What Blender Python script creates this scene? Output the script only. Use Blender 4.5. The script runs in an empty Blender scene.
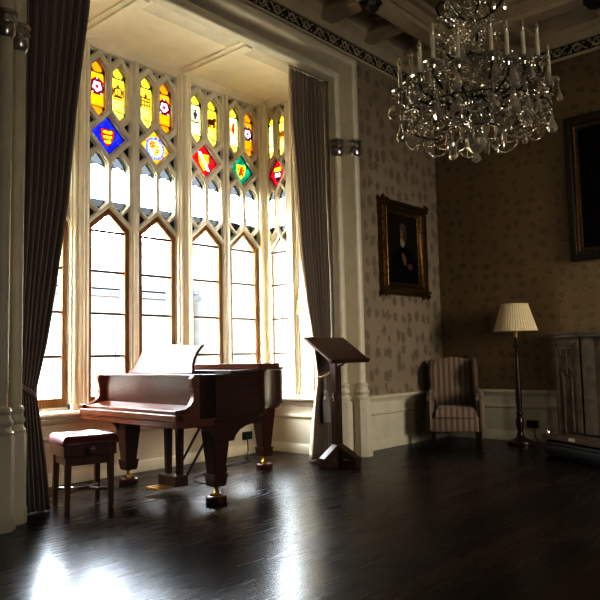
import bpy, bmesh, math, random
from mathutils import Vector, Matrix
random.seed(7)
PI = math.pi
S = bpy.context.scene
C = S.collection
def V(*a): return Vector(a)

# ------------------------------------------------------------------ materials
class X:
    """tiny expression builder over math nodes"""
    def __init__(s, nt, sock): s.nt = nt; s.s = sock
    def _op(s, op, *o):
        n = s.nt.nodes.new('ShaderNodeMath'); n.operation = op
        for i, v in enumerate((s,) + o):
            if isinstance(v, X): s.nt.links.new(v.s, n.inputs[i])
            else: n.inputs[i].default_value = v
        return X(s.nt, n.outputs[0])
    def __add__(s, o): return s._op('ADD', o)
    def __radd__(s, o): return s._op('ADD', o)
    def __sub__(s, o): return s._op('SUBTRACT', o)
    def __mul__(s, o): return s._op('MULTIPLY', o)
    def __rmul__(s, o): return s._op('MULTIPLY', o)
    def __truediv__(s, o): return s._op('DIVIDE', o)
    def lt(s, o): return s._op('LESS_THAN', o)
    def gt(s, o): return s._op('GREATER_THAN', o)
    def abs(s): return s._op('ABSOLUTE')
    def sqrt(s): return s._op('SQRT')
    def sin(s): return s._op('SINE')
    def min(s, o): return s._op('MINIMUM', o)
    def max(s, o): return s._op('MAXIMUM', o)
    def atan2(s, o): return s._op('ARCTAN2', o)

def newmat(name):
    m = bpy.data.materials.new(name); m.use_nodes = True
    nt = m.node_tree
    return m, nt, nt.nodes['Principled BSDF']
def ramp(nt, fac, stops):
    n = nt.nodes.new('ShaderNodeValToRGB')
    e = n.color_ramp.elements
    while len(e) < len(stops): e.new(0.5)
    for el, (p, c) in zip(e, stops): el.position = p; el.color = (*c, 1)
    nt.links.new(fac, n.inputs[0]); return n.outputs[0]
def mixc(nt, fac, a, b):
    n = nt.nodes.new('ShaderNodeMix'); n.data_type = 'RGBA'
    for sock, v in ((n.inputs[0], fac), (n.inputs[6], a), (n.inputs[7], b)):
        if isinstance(v, X): nt.links.new(v.s, sock)
        elif isinstance(v, tuple): sock.default_value = (*v, 1)
        elif isinstance(v, (int, float)): sock.default_value = v
        else: nt.links.new(v, sock)
    return n.outputs[2]
def coord(nt, kind='Object', scale=(1, 1, 1), rot=(0, 0, 0)):
    t = nt.nodes.new('ShaderNodeTexCoord'); mp = nt.nodes.new('ShaderNodeMapping')
    mp.inputs['Scale'].default_value = scale; mp.inputs['Rotation'].default_value = rot
    nt.links.new(t.outputs[kind], mp.inputs[0]); return mp.outputs[0]
def noise(nt, vec, scale=5, detail=4, rough=0.5, out='Fac', dist=0):
    n = nt.nodes.new('ShaderNodeTexNoise'); nt.links.new(vec, n.inputs['Vector'])
    n.inputs['Scale'].default_value = scale; n.inputs['Detail'].default_value = detail
    n.inputs['Roughness'].default_value = rough; n.inputs['Distortion'].default_value = dist
    return n.outputs[out]
def bump(nt, b, h, strength=0.2, dist=0.01):
    n = nt.nodes.new('ShaderNodeBump'); n.inputs['Strength'].default_value = strength; n.inputs['Distance'].default_value = dist
    nt.links.new(h, n.inputs['Height']); nt.links.new(n.outputs[0], b.inputs['Normal'])
def setp(b, **k):
    names = dict(rough='Roughness', metal='Metallic', coat='Coat Weight', coatr='Coat Roughness', trans='Transmission Weight', ior='IOR', sheen='Sheen Weight', spec='Specular IOR Level')
    for a, v in k.items(): b.inputs[names[a]].default_value = v
def plain(name, col, rough=0.5, var=0.08, scale=6, **k):
    m, nt, b = newmat(name)
    f = noise(nt, coord(nt), scale, 5)
    lo = tuple(c * (1 - var) for c in col); hi = tuple(min(1, c * (1 + var)) for c in col)
    nt.links.new(ramp(nt, f, [(0.3, lo), (0.7, hi)]), b.inputs['Base Color'])
    setp(b, rough=rough, **k); return m
def wood(name, dark, light, rough=0.25, scale=(1, 12, 12), coat=0.3, coatr=0.08, rot=(0, 0, 0), gs=4):
    m, nt, b = newmat(name)
    v = coord(nt, 'Object', scale, rot)
    f = noise(nt, v, gs, 6, 0.6, dist=0.6)
    nt.links.new(ramp(nt, f, [(0.25, dark), (0.75, light)]), b.inputs['Base Color'])
    setp(b, rough=rough, coat=coat, coatr=coatr); return m

M = {}
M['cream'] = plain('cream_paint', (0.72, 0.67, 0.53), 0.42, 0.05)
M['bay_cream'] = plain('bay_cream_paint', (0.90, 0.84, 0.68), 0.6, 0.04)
M['stonepaint'] = plain('tracery_paint', (0.80, 0.76, 0.65), 0.5, 0.06, 14)
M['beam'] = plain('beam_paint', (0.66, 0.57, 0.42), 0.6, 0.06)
M['coffer'] = plain('coffer_shaded_paint', (0.40, 0.33, 0.235), 0.7, 0.08)  # darker than the beams: the dimness up there is put into the colour
M['dark'] = plain('dark_recess', (0.02, 0.022, 0.018), 0.7)
M['frieze_back'] = plain('frieze_dark', (0.035, 0.03, 0.02), 0.8)
M['brass'] = plain('brass', (0.75, 0.52, 0.16), 0.28, 0.1, 20, metal=1.0)
M['steel'] = plain('polished_steel', (0.75, 0.73, 0.70), 0.18, 0.05, 20, metal=1.0)
M['silver'] = plain('silvered_band', (0.55, 0.53, 0.52), 0.28, 0.15, 20, metal=1.0)
M['iron'] = plain('dark_bronze', (0.05, 0.04, 0.03), 0.35, 0.2, 20, metal=0.6)
M['black'] = plain('black_plastic', (0.012, 0.012, 0.012), 0.35)
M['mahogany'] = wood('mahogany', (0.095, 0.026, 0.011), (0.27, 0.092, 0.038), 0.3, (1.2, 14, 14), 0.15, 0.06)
M['mahogany_desk'] = wood('mahogany_desk', (0.085, 0.026, 0.012), (0.22, 0.08, 0.036), 0.33, (1.2, 14, 14), 0.0, 0.2)
M['mahogany_desk'].node_tree.nodes['Principled BSDF'].inputs['Specular IOR Level'].default_value = 0.36
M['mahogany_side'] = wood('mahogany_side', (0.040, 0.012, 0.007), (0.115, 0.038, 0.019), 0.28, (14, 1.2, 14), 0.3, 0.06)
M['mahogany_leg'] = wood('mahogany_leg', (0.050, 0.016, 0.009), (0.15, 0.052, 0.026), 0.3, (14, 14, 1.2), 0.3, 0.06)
M['stoolwood'] = wood('stool_wood', (0.075, 0.027, 0.013), (0.21, 0.09, 0.042), 0.3, (10, 10, 1.5), 0.4, 0.1)
M['oak'] = wood('lectern_oak', (0.038, 0.017, 0.010), (0.12, 0.056, 0.03), 0.38, (14, 14, 1.5), 0.25, 0.15)
M['oak_board'] = wood('lectern_board', (0.07, 0.034, 0.020), (0.15, 0.078, 0.045), 0.4, (14, 1.5, 14), 0.2, 0.2)
M['casement'] = wood('casement_oak', (0.16, 0.075, 0.022), (0.36, 0.19, 0.065), 0.4, (14, 14, 1.2), 0.2, 0.15)
M['lampwood'] = wood('lamp_wood', (0.015, 0.008, 0.005), (0.05, 0.022, 0.012), 0.3, (14, 14, 1.5), 0.4, 0.1)
M['fenderwood'] = wood('fender_wood', (0.05, 0.025, 0.012), (0.13, 0.07, 0.035), 0.35, (1.5, 14, 14), 0.3, 0.15)
M['leather'] = plain('burgundy_leather', (0.135, 0.012, 0.022), 0.28, 0.25, 18, coat=0.9, coatr=0.22)
M['black_leather'] = plain('black_leather', (0.010, 0.009, 0.008), 0.4, 0.2, 18)
M['bar'] = plain('glazing_bar', (0.075, 0.042, 0.022), 0.5)
M['reveal'] = plain('outer_stone', (0.085, 0.066, 0.045), 0.8, 0.12, 10)
M['marble'] = plain('grey_marble', (0.15, 0.115, 0.075), 0.55, 0.35, 7, spec=0.25)
M['marble_light'] = plain('pale_marble', (0.20, 0.165, 0.118), 0.55, 0.3, 9, spec=0.25)
M['gilt'] = plain('antique_gilt', (0.17, 0.095, 0.030), 0.42, 0.5, 30, metal=0.85)
M['gilt_dark'] = plain('dark_gilt', (0.045, 0.028, 0.014), 0.5, 0.5, 30, metal=0.4)
M['canvas_black'] = plain('dark_canvas', (0.004, 0.0035, 0.003), 0.7, 0.4, 4, spec=0.08)
M['facade'] = plain('facade_stone', (0.062, 0.060, 0.056), 0.9, 0.12, 3)
M['slate'] = plain('slate_roof', (0.014, 0.0145, 0.015), 0.8, 0.2, 5)
M['facade_dark'] = plain('facade_window', (0.018, 0.0185, 0.019), 0.8)
M['ground'] = plain('courtyard_paving', (0.86, 0.81, 0.69), 0.9, 0.15, 2)
M['shade'] = plain('pleated_shade', (0.82, 0.70, 0.48), 0.8, 0.05)
M['candle'] = plain('candle_sleeve', (0.88, 0.82, 0.64), 0.5)

def mat_wallpaper(name, base, motif, glint, sx):
    m, nt, b = newmat(name)
    g = coord(nt, 'Object', sx)
    d = nt.nodes.new('ShaderNodeVectorMath'); d.operation = 'ADD'
    nv = noise(nt, g, 5.0, 3, 0.6, 'Color')
    sc = nt.nodes.new('ShaderNodeVectorMath'); sc.operation = 'SCALE'; sc.inputs['Scale'].default_value = 0.55
    nt.links.new(nv, sc.inputs[0]); nt.links.new(g, d.inputs[0]); nt.links.new(sc.outputs[0], d.inputs[1])
    vo = nt.nodes.new('ShaderNodeTexVoronoi'); vo.voronoi_dimensions = '3D'; vo.feature = 'F1'
    nt.links.new(d.outputs[0], vo.inputs['Vector']); vo.inputs['Scale'].default_value = 1.0; vo.inputs['Randomness'].default_value = 0.55
    leaf = X(nt, vo.outputs['Distance'])
    n2 = X(nt, noise(nt, g, 4.2, 3, 0.6, dist=1.2))
    v = leaf + n2 * 0.55
    mask = v.lt(0.575)
    edge = (v - 0.575).abs().lt(0.022)
    fine = X(nt, noise(nt, coord(nt, 'Object', (1, 1, 1)), 2.5, 2))
    base_v = ramp(nt, fine.s, [(0.3, tuple(c * 0.94 for c in base)), (0.7, tuple(c * 1.06 for c in base))])
    soft = ramp(nt, v.s, [(0.50, (1, 1, 1)), (0.62, (0, 0, 0))])
    c1 = mixc(nt, soft, base_v, motif)
    c2 = mixc(nt, edge * 0.45, c1, glint)
    nt.links.new(c2, b.inputs['Base Color'])
    nt.links.new((mask * -0.12 + edge * -0.2 + 0.58).s, b.inputs['Roughness'])
    nt.links.new((edge * 0.5 + mask * 0.12).s, b.inputs['Metallic'])
    bump(nt, b, v.min(0.66).s, 0.7, 0.02)
    return m
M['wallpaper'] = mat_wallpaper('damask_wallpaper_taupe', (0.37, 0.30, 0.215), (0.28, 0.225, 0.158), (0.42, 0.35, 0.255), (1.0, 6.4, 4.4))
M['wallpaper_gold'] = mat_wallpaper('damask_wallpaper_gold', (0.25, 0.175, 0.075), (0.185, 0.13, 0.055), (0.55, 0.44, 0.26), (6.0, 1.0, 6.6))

def mat_floor():
    m, nt, b = newmat('dark_floorboards')
    t = nt.nodes.new('ShaderNodeTexCoord')
    br = nt.nodes.new('ShaderNodeTexBrick')
    mp = nt.nodes.new('ShaderNodeMapping'); mp.inputs['Rotation'].default_value = (0, 0, PI / 2)
    nt.links.new(t.outputs['Object'], mp.inputs[0]); nt.links.new(mp.outputs[0], br.inputs['Vector'])
    br.inputs['Scale'].default_value = 1.0; br.inputs['Brick Width'].default_value = 1.7; br.inputs['Row Height'].default_value = 0.115
    br.inputs['Mortar Size'].default_value = 0.003; br.inputs['Mortar Smooth'].default_value = 0.3; br.inputs['Bias'].default_value = 0.0
    br.inputs['Color1'].default_value = (0.0, 0, 0, 1); br.inputs['Color2'].default_value = (1, 1, 1, 1); br.inputs['Mortar'].default_value = (0.3, 0.3, 0.3, 1)
    g = noise(nt, coord(nt, 'Object', (9, 0.8, 1)), 3.5, 6, 0.6, dist=0.5)
    bl = noise(nt, coord(nt, 'Object', (1, 1, 1)), 1.3, 4)
    brv = nt.nodes.new('ShaderNodeSeparateColor'); nt.links.new(br.outputs['Color'], brv.inputs[0])
    f = X(nt, g) * 0.5 + X(nt, brv.outputs[0]) * 0.34 + X(nt, bl) * 0.25
    col = ramp(nt, f.s, [(0.28, (0.006, 0.0035, 0.0025)), (0.55, (0.016, 0.008, 0.005)), (0.85, (0.045, 0.022, 0.011))])
    mort = X(nt, br.outputs['Fac'])
    nt.links.new(mixc(nt, mort, col, (0.004, 0.003, 0.002)), b.inputs['Base Color'])
    nt.links.new((X(nt, g) * 0.10 + X(nt, bl) * 0.10 + 0.17).s, b.inputs['Roughness'])
    h = X(nt, g) * 0.25 + mort * -1.0 + X(nt, brv.outputs[0]) * 0.2
    bump(nt, b, h.s, 0.10, 0.003)
    b.inputs['IOR'].default_value = 1.41
    return m
M['floor'] = mat_floor()

def mat_fabric_uv(name, a, bcol, freq, rough=0.8, sheen=0.3, lead=None):
    m, nt, b = newmat(name)
    t = nt.nodes.new('ShaderNodeUVMap'); sp = nt.nodes.new('ShaderNodeSeparateXYZ'); nt.links.new(t.outputs[0], sp.inputs[0])
    u = X(nt, sp.outputs[0])
    s = (u * (freq * 2 * PI)).sin() * 0.5 + (u * (freq * 3.7 * PI)).sin() * 0.25 + 0.5
    c = ramp(nt, s.s, [(0.2, a), (0.8, bcol)])
    if lead: c = mixc(nt, u.lt(lead[0]), c, lead[1])
    nt.links.new(c, b.inputs['Base Color']); setp(b, rough=rough, sheen=sheen); return m
M['curtain_left'] = mat_fabric_uv('curtain_brown', (0.24, 0.19, 0.16), (0.40, 0.325, 0.275), 60)
M['curtain_right'] = mat_fabric_uv('curtain_taupe', (0.24, 0.195, 0.155), (0.40, 0.33, 0.26), 60, lead=(0.10, (0.62, 0.50, 0.36)))  # paler strip puts the daylight on the leading edge into the colour

def mat_stripe():
    m, nt, b = newmat('striped_upholstery')
    t = nt.nodes.new('ShaderNodeTexCoord'); sp = nt.nodes.new('ShaderNodeSeparateXYZ'); nt.links.new(t.outputs['Object'], sp.inputs[0])
    x = X(nt, sp.outputs[0])
    w = (x * (2 * PI / 0.068)).sin()
    w2 = (x * (2 * PI / 0.017)).sin()
    c = mixc(nt, w.gt(0.1), (0.34, 0.27, 0.19), (0.20, 0.115, 0.085))
    c = mixc(nt, (w2.gt(0.55)) * 0.35, c, (0.42, 0.35, 0.26))
    nt.links.new(c, b.inputs['Base Color']); setp(b, rough=0.85, sheen=0.2)
    bump(nt, b, noise(nt, coord(nt), 160, 2), 0.15, 0.002)
    return m
M['stripe'] = mat_stripe()

def mat_pane(name, tint, gl=0.05, rough=0.02):
    m, nt, b = newmat(name)
    nt.nodes.remove(b); out = nt.nodes['Material Output']
    tr = nt.nodes.new('ShaderNodeBsdfTransparent'); g = nt.nodes.new('ShaderNodeBsdfGlossy'); mx = nt.nodes.new('ShaderNodeMixShader')
    f = noise(nt, coord(nt), 3, 2)
    nt.links.new(ramp(nt, f, [(0.3, tuple(c * 0.95 for c in tint)), (0.7, tint)]), tr.inputs[0])
    g.inputs['Roughness'].default_value = rough; mx.inputs[0].default_value = gl
    nt.links.new(tr.outputs[0], mx.inputs[1]); nt.links.new(g.outputs[0], mx.inputs[2]); nt.links.new(mx.outputs[0], out.inputs[0])
    return m
M['pane'] = mat_pane('clear_pane', (0.95, 0.96, 0.97))

def mat_crystal():
    m, nt, b = newmat('cut_crystal')
    nt.nodes.remove(b); out = nt.nodes['Material Output']
    gl = nt.nodes.new('ShaderNodeBsdfGlass'); gl.inputs['Roughness'].default_value = 0.0; gl.inputs['IOR'].default_value = 1.55
    f = noise(nt, coord(nt), 9, 2)
    nt.links.new(ramp(nt, f, [(0.3, (0.93, 0.90, 0.84)), (0.7, (1, 1, 1))]), gl.inputs[0])
    gs = nt.nodes.new('ShaderNodeBsdfGlossy'); gs.inputs['Roughness'].default_value = 0.09; gs.inputs[0].default_value = (1.0, 0.93, 0.80, 1)
    mx = nt.nodes.new('ShaderNodeMixShader'); mx.inputs[0].default_value = 0.7
    nt.links.new(gl.outputs[0], mx.inputs[1]); nt.links.new(gs.outputs[0], mx.inputs[2])
    df = nt.nodes.new('ShaderNodeBsdfDiffuse'); df.inputs[0].default_value = (1.0, 0.92, 0.76, 1)
    m2 = nt.nodes.new('ShaderNodeMixShader'); m2.inputs[0].default_value = 0.30
    nt.links.new(mx.outputs[0], m2.inputs[1]); nt.links.new(df.outputs[0], m2.inputs[2])
    nt.links.new(m2.outputs[0], out.inputs[0]); return m
M['crystal'] = mat_crystal()

# stained glass: coloured transparent sheet, colour laid out over the panel's own coordinates
def stained(name, build, dens=0.047):
    m, nt, b = newmat(name)
    nt.nodes.remove(b); out = nt.nodes['Material Output']
    t = nt.nodes.new('ShaderNodeTexCoord'); sp = nt.nodes.new('ShaderNodeSeparateXYZ'); nt.links.new(t.outputs['Object'], sp.inputs[0])
    x, z = X(nt, sp.outputs[0]), X(nt, sp.outputs[2])
    nz = X(nt, noise(nt, coord(nt), 14, 3)); nf = X(nt, noise(nt, coord(nt), 60, 2))
    class L:
        col = (1, 1, 1)
        def put(s, mask, c): s.col = mixc(nt, mask, s.col, c)
    l = L(); build(l, x, z, nz, nf, nt)
    l.put(nz.lt(0.42) * 0.18, (0.02, 0.015, 0.01))
    tr = nt.nodes.new('ShaderNodeBsdfTransparent'); nt.links.new(mixc(nt, 1.0 - dens, l.col, (0.0, 0.0, 0.0)), tr.inputs[0])
    g = nt.nodes.new('ShaderNodeBsdfGlossy'); g.inputs['Roughness'].default_value = 0.1
    mx = nt.nodes.new('ShaderNodeMixShader'); mx.inputs[0].default_value = 0.03
    nt.links.new(tr.outputs[0], mx.inputs[1]); nt.links.new(g.outputs[0], mx.inputs[2]); nt.links.new(mx.outputs[0], out.inputs[0])
    return m
LEAD = (0.012, 0.012, 0.010)
def circ(x, z, cx, cz, r, ax=1, az=1):
    dx, dz = (x - cx) * ax, (z - cz) * az
    return (dx * dx + dz * dz).sqrt().lt(r)
def box(x, z, x0, x1, z0, z1): return x.gt(x0) * x.lt(x1) * z.gt(z0) * z.lt(z1)
def cusped(l, x, z, bulb, body, corner, foot):
    """the ogee shape of each small light: dark corners, bulb above, body, foot below"""
    l.col = corner
    l.put(circ(x, z, 0, 0.225, 0.062), bulb)
    l.put(circ(x, z, 0, -0.240, 0.066), foot)
    l.put(box(x, z, -0.2, 0.2, -0.185, 0.10) , body)
    l.put(circ(x, z, 0, 0.10, 0.098, 1, 1.35) * z.gt(0.09), body)
    l.put((z - 0.165 ).abs().lt(0.006) * x.abs().lt(0.05), LEAD)
    l.put((z + 0.185).abs().lt(0.005), LEAD)
def rose(bg, bulb, ring):
    def f(l, x, z, nz, nf, nt):
        cusped(l, x, z, bulb, bg, (0.03, 0.012, 0.006), bulb)
        ang = (z - 0.02).atan2(x); rr = (x * x + (z - 0.02) * (z - 0.02)).sqrt()
        pet = (ang * 5).sin() * 0.006
        l.put((rr - pet).lt(0.088), ring)
        l.put((rr.gt(0.074)) * rr.lt(0.095) * ((ang * 5).sin().gt(0.9)), (0.9, 0.9, 0.85))
        l.put((rr + pet).lt(0.052), (0.9, 0.9, 0.92))
        l.put(rr.lt(0.021), (0.75, 0.02, 0.06))
    return f
def badge(bg, bulb, ink, kind):
    def f(l, x, z, nz, nf, nt):
        cusped(l, x, z, bulb, bg, (0.05, 0.06, 0.015), bulb)
        l.put((z.lt(-0.06)) * (nz.gt(0.45)) * 0.3, (0.8, 0.75, 0.4))
        wob = (nf - 0.5) * 0.03
        if kind == 'crown':
            l.put(box(x + wob, z, -0.055, 0.055, -0.035, -0.012), ink)
            l.put(((x + wob).abs() - 0.06).abs().lt(0.008) * box(x, z, -0.08, 0.08, -0.02, 0.06), ink)
            l.put(circ(x, z + wob, 0, 0.03, 0.052) * (circ(x, z + wob, 0, 0.025, 0.036)._op('SUBTRACT', 1.0).abs()), ink)
            l.put(circ(x, z, 0, 0.088, 0.014), ink); l.put((x + wob).abs().lt(0.008) * box(x, z, -1, 1, -0.03, 0.085), ink)
            l.put(box(x, z, -0.05, 0.05, -0.055, -0.045), ink)
        elif kind == 'grille':
            l.put(box(x, z + wob, -0.062, 0.062, 0.05, 0.066), ink)
            for i in (-0.055, -0.018, 0.018, 0.055): l.put((x + wob * 0.4 - i).abs().lt(0.007) * box(x, z, -0.1, 0.1, -0.05, 0.06), ink)
            for i in (-0.02, 0.02): l.put((z - i).abs().lt(0.006) * x.abs().lt(0.06), ink)
            l.put(circ(x, z, 0, 0.082, 0.018), ink)
        elif kind == 'helm':
            l.put(circ(x, z + wob, 0, 0.055, 0.03), ink); l.put(box(x + wob, z, -0.018, 0.018, -0.005, 0.08), ink)
            l.put(circ(x, z, 0, 0.10, 0.016), ink)
            l.put(box(x, z + wob, -0.055, 0.055, -0.04, -0.026), ink)
            l.put(circ(x, z, 0, -0.01, 0.055, 1, 1.6) * circ(x, z, 0, -0.002, 0.046, 1, 1.6)._op('SUBTRACT', 1.0).abs(), ink)
        elif kind == 'beast':
            l.put(circ(x + wob, z + wob, 0.0, 0.025, 0.036, 0.62, 1.0), ink)
            l.put(circ(x, z + wob, 0.045, 0.06, 0.022), ink)
            for i in (-0.045, -0.02, 0.03, 0.052): l.put((x - i + wob * 0.4).abs().lt(0.009) * box(x, z, -1, 1, -0.045, 0.02), ink)
            l.put((x + 0.062 + wob).abs().lt(0.007) * box(x, z, -1, 1, 0.0, 0.08), ink)
        elif kind == 'lion':
            l.put(circ(x + wob, z, 0.0, 0.02, 0.024, 1.0, 0.55), ink); l.put(circ(x, z, 0.006, 0.078, 0.018), ink)
            l.put(box(x + z * 0.5, z + wob, 0.0, 0.05, 0.02, 0.034), ink); l.put(box(x + z * 0.3, z + wob, 0, 0.045, 0.05, 0.062), ink)
            l.put((x + 0.035 + wob).abs().lt(0.007) * box(x, z, -1, 1, -0.02, 0.06), ink)
            l.put((x - 0.012 + wob).abs().lt(0.009) * box(x, z, -1, 1, -0.055, 0.0), ink)
        elif kind == 'plain':
            l.put((z - 0.10).abs().lt(0.006), LEAD)
            l.put((z + 0.10).abs().lt(0.005), LEAD)
    return f
def clearhex(l, x, z, nz, nf, nt):
    l.col = (0.010, 0.0105, 0.011)
    l.put(circ(x, z, 0, 0.225, 0.064), (0.020, 0.0215, 0.023)); l.put(circ(x, z, 0, -0.240, 0.070), (0.013, 0.0135, 0.014))
    l.put(box(x, z, -0.2, 0.2, -0.185, 0.10), (0.95, 0.96, 0.98)); l.put(circ(x, z, 0, 0.10, 0.098, 1, 1.35) * z.gt(0.09), (0.95, 0.96, 0.98))
    l.put((z - 0.165).abs().lt(0.005) * x.abs().lt(0.06), (0.012, 0.012, 0.012)); l.put((z + 0.185).abs().lt(0.005), (0.015, 0.015, 0.015))
def shield(x, z, w, top, bot):
    d = (z - top) / (bot - top)                       # 0 top .. 1 foot
    return z.lt(top) * z.gt(bot) * (x.abs() - w * 1.0 + (d * d * d) * w).lt(0.0)
def dia(bg, body):
    def f(l, x, z, nz, nf, nt):
        l.col = bg
        q = (x + z * 0.7 + nz * 0.05)
        l.put((nz.gt(0.52)) * 0.55, tuple(min(1, c * 2.2 + 0.02) for c in bg))
        l.put(((x + z) * 26 + nz * 3).sin().abs().lt(0.05) * 0.7, LEAD); l.put(((x - z) * 26 + nz * 3).sin().abs().lt(0.05) * 0.7, LEAD)
        body(l, x, z, nz, nf)
    return f
def d_lions(l, x, z, nz, nf):
    l.put(shield(x, z, 0.082, 0.075, -0.115), LEAD); l.put(shield(x, z, 0.075, 0.068, -0.105), (0.85, 0.03, 0.01))
    for cz, w in ((0.038, 0.055), (-0.012, 0.052), (-0.06, 0.038)):
        l.put(((x * x) * (0.016 / w) ** 2 + (z - cz) * (z - cz)).sqrt().lt(0.0165) * nf.gt(0.38), (1.0, 0.72, 0.03))
        l.put(circ(x, z, w * 0.75, cz + 0.012, 0.013), (1.0, 0.72, 0.03))
def d_quarter(l, x, z, nz, nf):
    r = (x * x + z * z).sqrt()
    l.put(r.lt(0.128) * r.gt(0.098), (0.10, 0.12, 0.60)); l.put(r.lt(0.098), (0.45, 0.45, 0.45))
    l.put(r.lt(0.128) * r.gt(0.098) * nf.gt(0.55), (0.5, 0.5, 0.55))
    l.put(shield(x, z, 0.07, 0.075, -0.085), (1.0, 0.62, 0.02))
    l.put(shield(x, z, 0.07, 0.075, -0.085) * ((x * z).lt(0)) * nf.gt(0.45), (0.75, 0.10, 0.02))
    l.put(shield(x, z, 0.07, 0.075, -0.085) * ((x * z).gt(0)) * nf.gt(0.55), (0.9, 0.9, 0.85))
def d_bend(l, x, z, nz, nf):
    s = shield(x, z, 0.082, 0.085, -0.115)
    l.put(s, (1.0, 0.65, 0.02)); l.put(s * nf.gt(0.54) , (0.55, 0.08, 0.01)); l.put((x + z * 0.62).abs().lt(0.026) * z.abs().lt(0.105), (0.95, 0.93, 0.9))
def d_lion(l, x, z, nz, nf):
    s = shield(x, z, 0.078, 0.075, -0.105)
    l.put(s, (1.0, 0.72, 0.03)); w = (nf - 0.5) * 0.025
    for a in (((0.0, -0.01), 0.026, 1.0, 0.55), ((0.018, 0.045), 0.018, 1, 1), ((-0.03, -0.045), 0.016, 1, 0.6), ((0.03, -0.05), 0.014, 1, 0.6), ((0.04, 0.01), 0.012, 0.5, 1), ((-0.042, 0.02), 0.010, 1, 0.4)):
        l.put(circ(x + w, z + w, a[0][0], a[0][1], a[1], a[2], a[3]), (0.80, 0.05, 0.01))
def d_chief(l, x, z, nz, nf):
    s = shield(x, z, 0.085, 0.08, -0.115)
    l.put(s, (0.03, 0.02, 0.02)); l.put(s * z.gt(0.03), (1.0, 0.75, 0.05)); l.put(s * z.gt(0.03) * nf.gt(0.6), (0.3, 0.2, 0.02))
    for i in (-0.045, 0.0, 0.045): l.put(circ(x, z, i, -0.015, 0.017, 1, 0.55), (0.95, 0.92, 0.9))
ORANGE, DORANGE = (1.0, 0.34, 0.006), (0.85, 0.24, 0.004)
YEL, DYEL, PALE = (1.0, 0.72, 0.06), (0.85, 0.62, 0.05), (1.0, 0.88, 0.35)
SG = dict(
    rose_a=stained('stained_rose_orange', rose(ORANGE, DORANGE, (0.16, 0.0, 0.016))),
    crown=stained('stained_crown', badge(YEL, DYEL, (0.13, 0.030, 0.002), 'crown')),
    grille=stained('stained_grille', badge(YEL, DYEL, (0.13, 0.030, 0.002), 'grille')),
    rose_b=stained('stained_rose_amber', rose((0.95, 0.30, 0.006), DORANGE, (0.13, 0.0, 0.012))),
    helm=stained('stained_helm', badge(PALE, YEL, (0.03, 0.03, 0.05), 'helm')),
    beast=stained('stained_beast', badge(YEL, DYEL, (0.06, 0.012, 0.002), 'beast')),
    lion=stained('stained_small_lion', badge(PALE, YEL, (0.30, 0.03, 0.002), 'lion')),
    rose_c=stained('stained_rose_dark', rose((0.92, 0.26, 0.006), DORANGE, (0.04, 0.006, 0.008))),
    plain=stained('stained_plain_yellow', badge(PALE, YEL, LEAD, 'plain')),
    crest=stained('stained_crest', badge((1.0, 0.80, 0.16), YEL, (0.22, 0.07, 0.004), 'beast')),
    clear=stained('frosted_clear', clearhex, 0.45),
    blue=stained('stained_blue', dia((0.012, 0.02, 0.42), d_lions)), amber=stained('stained_amber', dia((0.80, 0.30, 0.004), d_quarter)),
    red=stained('stained_red', dia((0.55, 0.004, 0.012), d_bend)), green=stained('stained_green', dia((0.0, 0.16, 0.09), d_lion)),
    crimson=stained('stained_crimson', dia((0.50, 0.003, 0.02), d_chief)),
)

def mat_portrait():
    m, nt, b = newmat('portrait_canvas')
    t = nt.nodes.new('ShaderNodeTexCoord'); sp = nt.nodes.new('ShaderNodeSeparateXYZ'); nt.links.new(t.outputs['Object'], sp.inputs[0])
    y, z = X(nt, sp.outputs[1]), X(nt, sp.outputs[2])
    nz = X(nt, noise(nt, coord(nt), 7, 4)); y = y + (nz - 0.5) * 0.03
    col = mixc(nt, nz, (0.010, 0.007, 0.005), (0.028, 0.018, 0.011))
    put = lambda mask, c, col: mixc(nt, mask, col, c)
    col = put(circ(y, z, 0.02, -0.38, 0.33, 1.0, 0.78), (0.004, 0.004, 0.005), col)
    col = put(circ(y, z, 0.0, 0.10, 0.055, 1, 0.7), (0.30, 0.26, 0.20), col)
    col = put(circ(y, z, 0.02, 0.205, 0.075, 1, 0.74), (0.26, 0.14, 0.075), col)
    col = put(circ(y, z, 0.055, 0.19, 0.055, 1.2, 0.6), (0.10, 0.05, 0.028), col)
    col = put(circ(y, z, 0.01, 0.285, 0.062, 0.85, 1.3), (0.12, 0.085, 0.06), col)
    col = put(circ(y, z, 0.035, 0.205, 0.011, 1, 1.5), (0.05, 0.025, 0.015), col); col = put(circ(y, z, -0.018, 0.205, 0.010, 1, 1.5), (0.08, 0.04, 0.02), col)
    col = put(circ(y, z, 0.012, 0.155, 0.014, 0.7, 2), (0.16, 0.06, 0.04), col)
    col = put(circ(y + z * 0.3, z, -0.01, -0.13, 0.048, 1, 0.6), (0.22, 0.12, 0.065), col)
    col = put(circ(y, z, 0.16, -0.22, 0.04, 0.7, 1.0), (0.13, 0.07, 0.04), col)
    nt.links.new(col, b.inputs['Base Color']); setp(b, rough=0.55, spec=0.12); return m
M['portrait'] = mat_portrait()

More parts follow.
